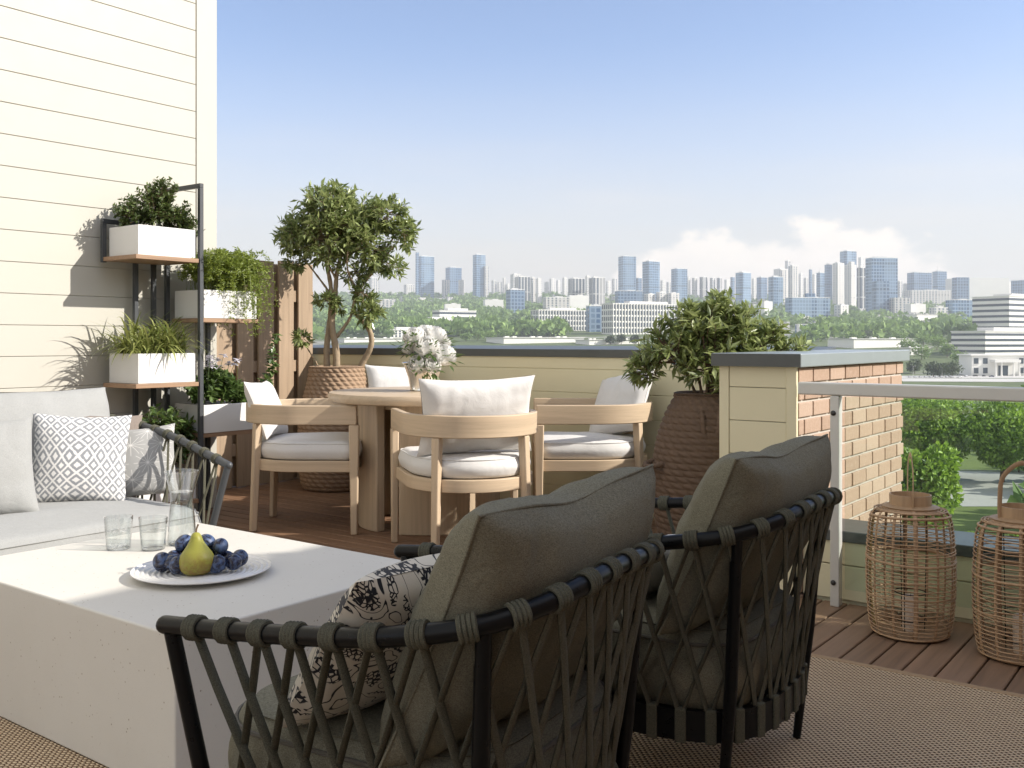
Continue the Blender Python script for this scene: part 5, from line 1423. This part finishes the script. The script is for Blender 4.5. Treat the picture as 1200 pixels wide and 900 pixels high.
T_('slim cream tower right of the finned dark block, right twin', 628.5, 635, 327, 3330, 'white')
T_('faint white tower left of the dark striped slab', 644, 651, 327, 4300, 'white', plant=False)
T_('faint white tower pair member next to the dark striped slab', 652, 657, 329, 4350, 'white', plant=False)
T_('thin white tower touching the dark striped slab', 659, 665, 326, 4100, 'white')
T_('dark striped slab tower left of the gap over the long white building', 666, 685, 327, 3300, 'fins', rz=20)
T_('narrow white tower squeezed between two dark striped slabs', 686, 692, 324, 3600, 'white')
T_('dark striped slab tower above the left end of the long white building', 690, 709, 326, 3250, 'fins', rz=22)
T_('tall blue tower with pale base, left of the centre pair', 725, 745, 301, 3700, 'glass', rz=18)
T_('small blue tower between the tall centre pair', 745.5, 752, 326, 4000, 'slate', plant=False)
T_('broad low slate block below the tall centre pair', 721, 752, 341.5, 2950, 'slate', rz=10, ratio=0.5, plant=False, cat='office block', name='office_block')
T_('tall blue tower with lit right side, right of the centre pair', 753, 773, 307, 3500, 'glass', rz=30)
for b0, b1, tp, lb in ((755, 768, 345, 'low grey block below the lit tall tower'), (769, 780, 343, 'low grey block right of the lit tall tower'), (781, 796, 344, 'low grey block before the stubby blue tower')):
    T_(lb, b0, b1, tp, 3000, 'resid', plant=False, cat='office block', name='office_block')
T_('stubby blue tower left of the row of white slabs', 787, 805, 315.5, 3700, 'glass', rz=22)
for b0, b1, tp, fc, lb in ((805, 809, 325, 'white', 'thin white slab touching the stubby blue tower'), (811, 817, 326, 'resid', 'first white slab of the row above the round shrub'), (820, 829, 325, 'fins', 'second striped white slab of the row above the round shrub'), (832, 838, 326, 'resid', 'third white slab of the row above the round shrub'), (840, 846, 326, 'fins', 'last striped slab of the row above the round shrub')):
    T_(lb, b0, b1, tp, 3900, fc, plant=False)
T_('blue and white tower rising right above the round shrub', 862, 880, 320, 3400, 'glass', rz=36)
T_('small slate tower left of the dark leaning pair', 887, 899, 325.5, 3800, 'slate')
T_('white low cube before the small slate tower', 889, 905, 354, 2650, 'plainw', plant=False, cat='office block', name='office_block')
T_('dark blue tower in front of a taller cream tower', 901, 917, 325, 3000, 'glass', rz=20)
T_('broad stepped cream tower behind the dark blue tower', 907, 925, 316, 3600, 'white', wings=((909, 917, 318, 50, 'resid'),))
T_('tall cream tower right of the dark blue tower', 924, 935, 312, 3500, 'resid')
T_('needle thin pale tower alone in the gap', 948, 951.5, 316, 4000, 'slate', plant=False)
T_('slender blue tower left of the white ribbed tower', 957, 966, 320, 3700, 'glass')
T_('taller slender blue tower next to the white ribbed tower', 966.5, 975, 310.5, 3600, 'slate')
T_('very tall grey blue tower crowning the right cluster', 985, 1003, 295, 3600, 'glass', rz=25)
T_('white ribbed tower left in the right cluster', 976, 989, 309, 3000, 'white')
T_('white ribbed tower with pointed top in the right cluster', 990, 1003, 311, 2850, 'white', wings=((993, 1000, 307, 10, 'white'),))
T_('narrow cream block low at the foot of the white ribbed towers', 978, 994, 358, 2500, 'white', plant=False)
T_('blue grey tower strip between the white ribbed and the twin glass tower', 1004.5, 1014, 314, 2900, 'fins')
T_('big twin glass tower, the broadest on the right', 1016, 1050, 303, 2700, 'glass', rz=8, ratio=0.45, wings=((1016, 1033, 331, 45, 'slate'), (1034.5, 1055, 350, 55, 'resid')))
T_('wide dark blue slab building below the slender blue towers', 921, 972, 349.5, 2500, 'glass', rz=12, ratio=0.35, wings=((943, 954, 344, 6, 'slate'),), plant=False, cat='office block', name='office_block')
T_('white and blue framed office box by the shrub tip', 932, 971, 381, 1700, 'glass', rz=24, ratio=0.55, wings=((931, 938, 380, 14, 'plainw'), (962, 971, 382, 10, 'plainw')), plant=False, cat='office block', name='office_block', sink=20)
T_('blue office tower with slanted top right of the big twin tower', 1064, 1091, 320, 3700, 'slate', rz=16, ratio=0.5)
T_('square blue tower right of the slanted office', 1094, 1108, 318.5, 3600, 'glass', rz=12)
T_('low white annex before the square blue tower', 1060, 1112, 341, 3300, 'resid', rz=8, ratio=0.4, plant=False, cat='office block', name='office_block')
T_('wide hall block with blue left bay and two blank pale walls', 1112, 1178, 327, 3400, 'plainw', rz=6, ratio=0.4, wings=((1110, 1126, 326.4, 50, 'slate'),), plant=False, cat='hall', name='hall_building')
T_('low blue block at the right picture edge behind the banded office', 1186, 1212, 329, 3500, 'slate', plant=False)
T_('shadowy blue block beside the banded office', 1110, 1140, 352, 2500, 'glass', rz=10, ratio=0.5, plant=False, cat='office block', name='office_block')
T_('dark low block under the big twin tower at left', 972, 990, 389, 1750, 'slate', plant=False, cat='office block', name='office_block')
# a few more beyond the frame so the skyline goes on
for k, (b, w, tp, d, f) in enumerate(((1240, 22, 318, 3600, 'glass'), (1290, 30, 330, 3400, 'resid'), (1350, 20, 305, 3800, 'glass'), (330, 18, 325, 4300, 'resid'), (290, 24, 318, 4200, 'glass'))):
    T_('further city tower number %d beyond the picture edge' % (k + 1) if False else ['glass tower first past the right picture edge', 'pale tower second past the right picture edge', 'tall glass tower third past the right picture edge', 'pale tower hidden behind the fence boards', 'glass tower hidden behind the plant rack'][k], b, b + w, tp, d, f)


# more towers that fill the skyline between the named ones
for b0, b1, tp, d, fc, lb in (
        (638, 643, 331, 4300, 'resid', 'short pale tower just left of the faint white tower'), (710, 716, 330, 4200, 'white', 'pale tower right of the second dark striped slab'), (717, 723, 327, 4300, 'resid', 'pale tower left of the tall centre pair'),
        (774, 780, 329, 4200, 'white', 'small white tower right of the lit tall tower'), (781, 786, 331, 4250, 'resid', 'small pale tower left of the stubby blue tower'), (849, 855, 328, 4100, 'white', 'white tower right of the row of slabs'), (856, 861, 325, 4200, 'slate', 'thin slate tower left of the blue and white tower'),
        (881, 886, 327, 4100, 'white', 'thin white tower right of the blue and white tower'), (936, 941, 321, 3900, 'white', 'white tower right of the tall cream tower'), (942, 947, 326, 3800, 'resid', 'pale tower left of the needle thin tower'), (952, 957, 322, 3900, 'white', 'white tower right of the needle thin tower'),
        (1051, 1057, 330, 3600, 'resid', 'pale tower touching the big twin tower at right'), (1058, 1063, 333, 3700, 'white', 'short white tower left of the slanted office'), (1179, 1185, 331, 3800, 'white', 'short white tower right of the wide hall block'),
        (1006, 1012, 302, 3900, 'white', 'tall white tower behind the blue grey strip'), (920, 926, 306, 3850, 'resid', 'slim pale tower rising over the stepped cream tower')):
    T_(lb, b0, b1, tp, d, fc, plant=False)
for b0, b1, tp, d, fc, lb in (
        (812, 840, 362, 2300, 'resid', 'pale mid rise block right above the round shrub'), (842, 862, 358, 2450, 'plainw', 'white mid rise block above the round shrub, second'), (866, 884, 364, 2200, 'glass', 'blue mid rise block above the round shrub'), (974, 992, 374, 2000, 'plainw', 'white block at the foot of the right cluster'),
        (1000, 1018, 384, 1850, 'resid', 'low pale block before the twin glass tower'), (1062, 1084, 357, 2500, 'plainw', 'white mid rise left of the banded office'), (1090, 1110, 361, 2400, 'resid', 'pale mid rise nearer the banded office'), (636, 668, 349, 2700, 'resid', 'pale mid rise behind the low white colonnade'),
        (664, 690, 347, 2800, 'plainw', 'white block below the dark striped slabs'), (520, 540, 357, 2500, 'plainw', 'white block on the wooded hill'), (440, 462, 352, 2900, 'resid', 'pale block on the wooded hill near the potted tree'), (566, 590, 352, 2900, 'plainw', 'white block on the wooded hill left of the dark cube')):
    T_(lb, b0, b1, tp, d, fc, rz=14, ratio=0.5, plant=False, cat='office block', name='office_block')

# nearer white buildings with real window strips, cornices and piers
def office(label, b0, b1, top, base_row_depth, floors, rz, ratio, style, sink=12, setback=0.0):
    depth = base_row_depth; c = far((b0 + b1) / 2, depth); z0 = land(depth) - sink; c.z = z0
    t = thing('office_building', label, 'office building', c, YAW + R(rz)); a = R(abs(rz)); span = (b1 - b0) / FOC * depth
    w = span / (math.cos(a) + ratio * math.sin(a)); dp = w * ratio; h = elev(top, depth) - z0
    q = MB(); q.box((0, 0, h / 2), (w, dp, h)); q.build('wall', FM['plainw'], t, 0)
    q = MB(); q.box((0, 0, h + 0.503), (w + 1.6, dp + 1.6, 1.0)); q.build('cornice', FM['plainw'], t, 0)
    q = MB(); q.box((w * 0.05, 0, h + 1.01 + 2.0), (w * 0.55, dp * 0.5, 4.0)); q.build('roof_block', FM['roofgrey'], t, 0)
    vis = h - sink; fh = vis / floors
    for f in range(floors):
        z = sink + fh * (f + 0.5)
        if style == 'bands':
            q = MB(); q.box((0, 0, z), (w + 0.5, dp + 0.5, fh * 0.42)); q.build('window_band', FM['glassband'], t, 0)
        else:
            n = max(6, int(w / 6))
            q = MB()
            for i in range(n): q.box((-w / 2 + w * (i + 0.5) / n, -dp / 2 - 0.1, z), (w / n * 0.5, 0.5, fh * 0.72))
            m2 = max(3, int(dp / 6))
            for sx in (-1, 1):
                for i in range(m2): q.box((sx * (w / 2 + 0.1), -dp / 2 + dp * (i + 0.5) / m2, z), (0.5, dp / m2 * 0.5, fh * 0.72))
            q.build('window_row', FM['glassband'], t, 0)
    if style == 'piers':
        n = max(6, int(w / 6))
        for i in range(n + 1):
            q = MB(); q.box((-w / 2 + w * i / n, -dp / 2 - 0.7, h / 2), (w / n * 0.22, 1.2, h)); q.build('pier', FM['plainw'], t, 0)
    return t
office('low white colonnade building left of the narrow dark tower', 622, 688, 364, 1850, 4, 27, 0.3, 'piers', 26)
T_('narrow dark blue office slab between the two white buildings', 687, 705, 359, 1800, 'slate', rz=14, ratio=0.8, plant=False, cat='office block', name='office_block', sink=26)
office('long white arcade building partly behind the round shrub', 704, 802, 357, 1700, 5, 27, 0.25, 'piers', 24)
office('stepped white office behind the flower bouquet, lower wing', 484, 544, 375, 1750, 4, 30, 0.5, 'bands', 20)
office('stepped white office behind the flower bouquet, upper rear wing', 507, 558, 364.5, 1900, 4, 30, 0.4, 'bands', 30)
office('pale low office between the potted tree and the bouquet', 452, 488, 387, 1550, 3, 28, 0.5, 'rows', 12)
office('white banded office block tall at the right picture edge', 1137, 1235, 349, 1400, 8, 33, 0.5, 'bands', 20)
office('low glassy office with pale bands before the tall banded office', 1112, 1230, 389, 1130, 4, 28, 0.4, 'bands', 12)
for lb, b0, b1, tp, d, rt in (('long flat pale roofed hall just above the parapet', 572, 682, 396, 1380, 0.5), ('flat pale roofed shed left of the bouquet above the parapet', 396, 470, 397, 1400, 0.5), ('flat white roof hall seen over the wing wall coping', 971, 1072, 397.5, 1250, 0.45), ('second flat pale hall right of the long one', 676, 748, 398.5, 1330, 0.5), ('round low white pavilion among the bluish trees', 1060, 1095, 369, 2100, 0.7), ('lower pale roof right of the wing wall end', 1056, 1090, 408, 1120, 0.5)):
    c = far((b0 + b1) / 2, d); z0 = land(d) - 6; c.z = z0; w = (b1 - b0) / FOC * d * 0.93; h = elev(tp, d) - z0
    t = thing('flat_roofed_hall', lb, 'hall', c, YAW + R(24)); q = MB(); q.box((0, 0, h / 2), (w, w * rt, h)); q.build('wall', FM['plainw'], t, 0)
    q = MB(); q.box((0, 0, h + 0.402), (w + 2.5, w * rt + 2.5, 0.8)); q.build('roof', FM['roofgrey'], t, 0)
    q = MB(); 
    for k in range(6): q.box((-w * 0.4 + w * 0.16 * k, w * rt * (0.1 if k % 2 else -0.2), h + 1.51), (w * 0.05, w * 0.04, 1.4))
    q.build('roof_vents', FM['plainw'], t, 0)

# white building with the portico, and the cars before it
c = far(1176, 885); c.z = -30.4
pt = thing('portico_building', 'low white building with a columned portico at the right picture edge', 'building', c, YAW + R(4))
q = MB(); q.box((0, 5, 9.0), (66, 22, 18)); q.build('wall', FM['plainw'], pt, 0)
q = MB(); q.box((0, 5, 18.6), (69, 25, 1.2)); q.build('roof', FM['plainw'], pt, 0)
q = MB(); q.box((-4, -10, 13.2), (24, 8, 2.4)); q.build('portico_roof', FM['plainw'], pt, 0)
for x in (-15, -9.5, 1.5, 7):
    q = MB(); q.lathe([(0.9, 0), (0.9, 0.5), (0.7, 0.8), (0.6, 11.2), (0.9, 11.6), (0.9, 12)], 14, (x, -13, 0)); q.build('column', FM['plainw'], pt, 40)
q = MB(); q.box((-4, -6.05, 4.5), (9, 0.4, 9)); q.build('doorway', FM['glassband'], pt, 0)
for x in (-29, -20.5, 13, 21, 29):
    for z in (4.6, 13.2):
        q = MB(); q.box((x, -6.05, z), (4.2, 0.4, 5)); o = q.build('window', FM['glassband'], pt, 0)
        q = MB(); q.box((x, -6.2, z - 2.8), (5, 0.5, 0.4)); q.build('sill', FM['plainw'], o, 0)
def car_mb():
    body, win, whl = MB(), MB(), MB()
    out = [(-2.2, 0.3), (2.15, 0.3), (2.25, 0.55), (2.1, 0.82), (1.1, 0.95), (0.45, 1.42), (-1.0, 1.45), (-1.75, 1.0), (-2.2, 0.92)]
    n = len(out); body.add([(x, -0.88, z) for x, z in out] + [(x, 0.88, z) for x, z in out], [tuple(range(n)), tuple(range(2 * n - 1, n - 1, -1))] + [(i, n + i, n + (i + 1) % n, (i + 1) % n) for i in range(n)])
    g = [(0.95, 0.98), (0.42, 1.36), (-0.95, 1.38), (-1.55, 1.02)]
    for s in (-0.885, 0.885): win.add([(x, s, z) for x, z in g], [(0, 1, 2, 3)])
    for x in (-1.35, 1.35):
        for s in (-0.8, 0.8): whl.tube([(x, s - 0.1, 0.32), (x, s + 0.1, 0.32)], 0.32, 14)
    return body, win, whl
CARC = {'white': (0.75, 0.75, 0.74), 'black': (0.02, 0.02, 0.022), 'silver': (0.5, 0.5, 0.5), 'dark blue': (0.03, 0.05, 0.11)}
for cn, cc in CARC.items(): M['car ' + cn] = plain(cn + ' car paint', cc, 0.25, amt=0.03, coat=0.6)
for k, (b, d, cn, lb) in enumerate(((1143, 862, 'black', 'black parked car just left of the portico'), (1153, 858, 'black', 'black parked car before the portico doorway'), (1132, 852, 'white', 'white parked car beside the dark trees'), (1112, 838, 'silver', 'silver car in front of the dark trees'), (1162, 846, 'dark blue', 'dark blue parked car right of the portico doorway'), (1124, 828, 'white', 'white car on the pale apron nearest the railing top'))):
    t = thing('parked_car', lb, 'car', at_land(b, d, 0.12), YAW + R(10 + 37 * k), 'cars before the portico building')
    bb, ww, hh = car_mb(); bb.build('body', M['car ' + cn], t, 30, bevel=0.08); ww.build('side_windows', FM['glassband'], t, 0); hh.build('wheels', M['black'], t, 40)

row0 = None
for k in range(9):
    loc = at_land(1066 + 6.2 * k, 833 - 0.4 * k, 0.12)
    if row0 is None:
        row0 = thing('parked_car', 'small pale car in the long row at the front of the far car park', 'car', loc, YAW + R(82), 'row of pale cars in the far car park')
        bb, ww, hh = car_mb(); bb.build('body', M['car silver'], row0, 30, bevel=0.08); ww.build('side_windows', FM['glassband'], row0, 0); hh.build('wheels', M['black'], row0, 40)
    else: dup(row0, loc, YAW + R(82))
lamp0 = None
for k, lb in enumerate(('tall thin lamp post at the left end of the far car park', 'tall thin lamp post in the middle of the far car park', 'tall thin lamp post before the portico building')):
    loc = at_land(1070 + 34 * k, 842, 0.1)
    if lamp0 is None:
        lamp0 = thing('street_lamp', lb, 'street lamp', loc, YAW, 'lamp posts of the far car park')
        q = MB(); q.tube([(0, 0, 0), (0, 0, 9.0)], [0.16, 0.1], 8); q.build('post', M['alu'], lamp0); q = MB(); q.tube(curve([(0, 0, 8.9), (0.6, 0, 9.5), (1.8, 0, 9.6)], 4), 0.09, 6); q.box((2.0, 0, 9.58), (0.9, 0.35, 0.18)); q.build('lamp_head', M['alu'], lamp0)
    else: dup(lamp0, loc, YAW, lb)

# small roofs scattered in the far woods: a mass of them, not countable
r = random.Random(31); mb = MB()
for _ in range(620):
    b = r.uniform(380, 1210); d = r.uniform(1900, 4600)
    if b < 660 and r.random() < 0.55 and d < 3600: continue
    p = at_land(b, d, r.uniform(2, 7)); s = r.uniform(10, 34)
    mb.box(p, (s, s * r.uniform(0.4, 0.9), r.uniform(8, 24)), Matrix.Rotation(YAW + R(r.uniform(-20, 35)), 3, 'Z'))
tag(mb.build('distant_rooftops', FM['resid'], None, 0), 'scatter of small pale low rise buildings among the far trees', 'rooftops', kind='stuff')
# ---------------------------------------------------------------- air
hz = MB(); n_ = 9800
hz.box((FW.x * 2500, FW.y * 2500, (-34 + 350) / 2), (15000, 15000, 384), Matrix.Rotation(YAW, 3, 'Z'))
t = NT('thin summer haze'); pv = t.n('ShaderNodeVolumePrincipled')
pv.inputs['Color'].default_value = (0.88, 0.93, 1.0, 1); pv.inputs['Density'].default_value = 0.00013; pv.inputs['Anisotropy'].default_value = 0.15
t.l(pv.outputs[0], t.out.inputs['Volume'])
o = hz.build('haze', t.m, None, 0); tag(o, 'thin pale summer haze over the city', 'haze', kind='stuff'); o.display_type = 'WIRE'

# ---------------------------------------------------------------- sun, sky, camera
to_sun = Vector((0.76, 0.398, 0.515)).normalized()
sl_ = bpy.data.lights.new('sun', 'SUN'); sl_.energy = 3.8; sl_.angle = R(0.6); sl_.color = (1.0, 0.935, 0.85)
so_ = bpy.data.objects.new('sun', sl_); COL.objects.link(so_); so_.rotation_euler = to_sun.to_track_quat('Z', 'Y').to_euler(); so_.location = (20, 10, 30)
W = bpy.data.worlds.new('World'); S.world = W; W.use_nodes = True
nt = W.node_tree; nt.nodes.clear()
def wn(k, **kw):
    x = nt.nodes.new(k)
    for a, b in kw.items(): setattr(x, a, b)
    return x
sky = wn('ShaderNodeTexSky', sky_type='NISHITA'); sky.sun_disc = False
sky.sun_elevation = math.asin(to_sun.z); sky.sun_rotation = math.atan2(to_sun.x, to_sun.y)
sky.altitude = 60; sky.air_density = 1.0; sky.dust_density = 0.4; sky.ozone_density = 1.9
bg = wn('ShaderNodeBackground'); bg.inputs[1].default_value = 0.118
# low cumulus bank over the right of the skyline
tc = wn('ShaderNodeTexCoord')
def wm(op, a, b=0.0, c=0.0):
    x = wn('ShaderNodeMath', operation=op)
    for i, v in enumerate((a, b, c)):
        if hasattr(v, 'is_output'): nt.links.new(v, x.inputs[i])
        else: x.inputs[i].default_value = v
    return x.outputs[0]
sp = wn('ShaderNodeSeparateXYZ'); nt.links.new(tc.outputs['Generated'], sp.inputs[0])
dx = wm('ADD', wm('MULTIPLY', sp.outputs[0], RT.x), wm('MULTIPLY', sp.outputs[1], RT.y))
df = wm('ADD', wm('MULTIPLY', sp.outputs[0], FW.x), wm('MULTIPLY', sp.outputs[1], FW.y))
az = wm('ARCTAN2', dx, df); el = wm('ARCSINE', sp.outputs[2])
cm = wn('ShaderNodeCombineXYZ'); nt.links.new(az, cm.inputs[0]); nt.links.new(wm('MULTIPLY', el, 1.5), cm.inputs[1])
n1 = wn('ShaderNodeTexNoise'); nt.links.new(cm.outputs[0], n1.inputs[0]); n1.inputs['Scale'].default_value = 16; n1.inputs['Detail'].default_value = 8; n1.inputs['Roughness'].default_value = 0.55
n2 = wn('ShaderNodeTexNoise'); nt.links.new(cm.outputs[0], n2.inputs[0]); n2.inputs['Scale'].default_value = 3.2; n2.inputs['Detail'].default_value = 3
def wss(v, lo, hi):
    x = wn('ShaderNodeMapRange', interpolation_type='SMOOTHSTEP'); nt.links.new(v, x.inputs[0]); x.inputs[1].default_value = lo; x.inputs[2].default_value = hi; return x.outputs[0]
# height of the bank over azimuth: a hump to the right
hump = wm('MULTIPLY', wss(az, 0.04, 0.19), wss(az, 0.50, 0.32))
topel = wm('ADD', wm('MULTIPLY_ADD', hump, 0.068, 0.045), wm('MULTIPLY', wm('SUBTRACT', n1.outputs[0], 0.5), 0.11))
topel = wm('ADD', topel, wm('MULTIPLY', wm('SUBTRACT', n2.outputs[0], 0.5), 0.05))
bank = wss(wm('SUBTRACT', topel, el), -0.004, 0.016)
soft = wm('MULTIPLY', bank, wm('MULTIPLY_ADD', n1.outputs[0], 0.9, 0.3))
# thin high streaks
cm2 = wn('ShaderNodeCombineXYZ'); nt.links.new(wm('MULTIPLY', az, 1.5), cm2.inputs[0]); nt.links.new(wm('MULTIPLY', el, 9.0), cm2.inputs[1])
n3 = wn('ShaderNodeTexNoise'); nt.links.new(cm2.outputs[0], n3.inputs[0]); n3.inputs['Scale'].default_value = 2.2; n3.inputs['Detail'].default_value = 6
veil = wm('MULTIPLY', wm('MULTIPLY', wss(n3.outputs[0], 0.45, 0.75), wss(el, 0.24, 0.06)), 0.18)
fac = wm('MINIMUM', wm('MAXIMUM', soft, veil), 1.0)
cl = wn('ShaderNodeRGB'); cl.outputs[0].default_value = (5.9, 5.45, 4.95, 1)
mx = wn('ShaderNodeMix', data_type='RGBA'); nt.links.new(fac, mx.inputs[0]); tn = wn('ShaderNodeMix', data_type='RGBA', blend_type='MULTIPLY'); tn.inputs[0].default_value = 1.0; tn.inputs[7].default_value = (1.07, 0.97, 1.0, 1); nt.links.new(sky.outputs[0], tn.inputs[6]); nt.links.new(tn.outputs[2], mx.inputs[6]); nt.links.new(cl.outputs[0], mx.inputs[7])
# pale summer mist low in the sky, uneven
mist = wm('MULTIPLY', wss(el, 0.31, 0.02), wm('MULTIPLY_ADD', n3.outputs[0], 0.5, 0.62))
cl3 = wn('ShaderNodeRGB'); cl3.outputs[0].default_value = (4.05, 3.8, 3.5, 1)
mx3 = wn('ShaderNodeMix', data_type='RGBA'); nt.links.new(wm('MINIMUM', mist, 0.9), mx3.inputs[0]); nt.links.new(tn.outputs[2], mx3.inputs[6]); nt.links.new(cl3.outputs[0], mx3.inputs[7]); nt.links.new(mx3.outputs[2], mx.inputs[6])
# broken bright cloud added to the unseen sky behind the viewer, as fill light
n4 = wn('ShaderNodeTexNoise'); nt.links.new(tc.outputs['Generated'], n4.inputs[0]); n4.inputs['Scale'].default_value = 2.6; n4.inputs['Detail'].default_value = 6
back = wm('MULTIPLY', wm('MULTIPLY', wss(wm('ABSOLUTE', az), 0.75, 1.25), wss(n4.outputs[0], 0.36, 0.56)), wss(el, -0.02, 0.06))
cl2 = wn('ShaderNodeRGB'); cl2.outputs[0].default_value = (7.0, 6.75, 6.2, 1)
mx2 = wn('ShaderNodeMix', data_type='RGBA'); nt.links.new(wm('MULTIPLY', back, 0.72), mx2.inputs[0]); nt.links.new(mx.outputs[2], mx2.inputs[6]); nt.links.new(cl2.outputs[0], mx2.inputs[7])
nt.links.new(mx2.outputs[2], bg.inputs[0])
wo = wn('ShaderNodeOutputWorld'); nt.links.new(bg.outputs[0], wo.inputs[0])

cd = bpy.data.cameras.new('camera'); cam = bpy.data.objects.new('camera', cd); COL.objects.link(cam); S.camera = cam
cd.sensor_width = 36; cd.lens = 36 * FOC / 1200; cd.shift_y = -51 / 1200; cd.clip_start = 0.05; cd.clip_end = 30000
cam.location = (0, 0, EYE); cam.rotation_euler = (R(90), 0, YAW)

S.render.engine = 'CYCLES'
cy = S.cycles; cy.use_denoising = True; cy.max_bounces = 10; cy.diffuse_bounces = 4; cy.glossy_bounces = 4; cy.transmission_bounces = 8; cy.transparent_max_bounces = 24
cy.volume_bounces = 0; cy.caustics_reflective = False; cy.caustics_refractive = False; cy.sample_clamp_indirect = 8
S.view_settings.view_transform = 'Standard'; S.view_settings.look = 'None'; S.view_settings.exposure = 0.84; S.view_settings.gamma = 1.0; S.view_settings.use_curve_mapping = False
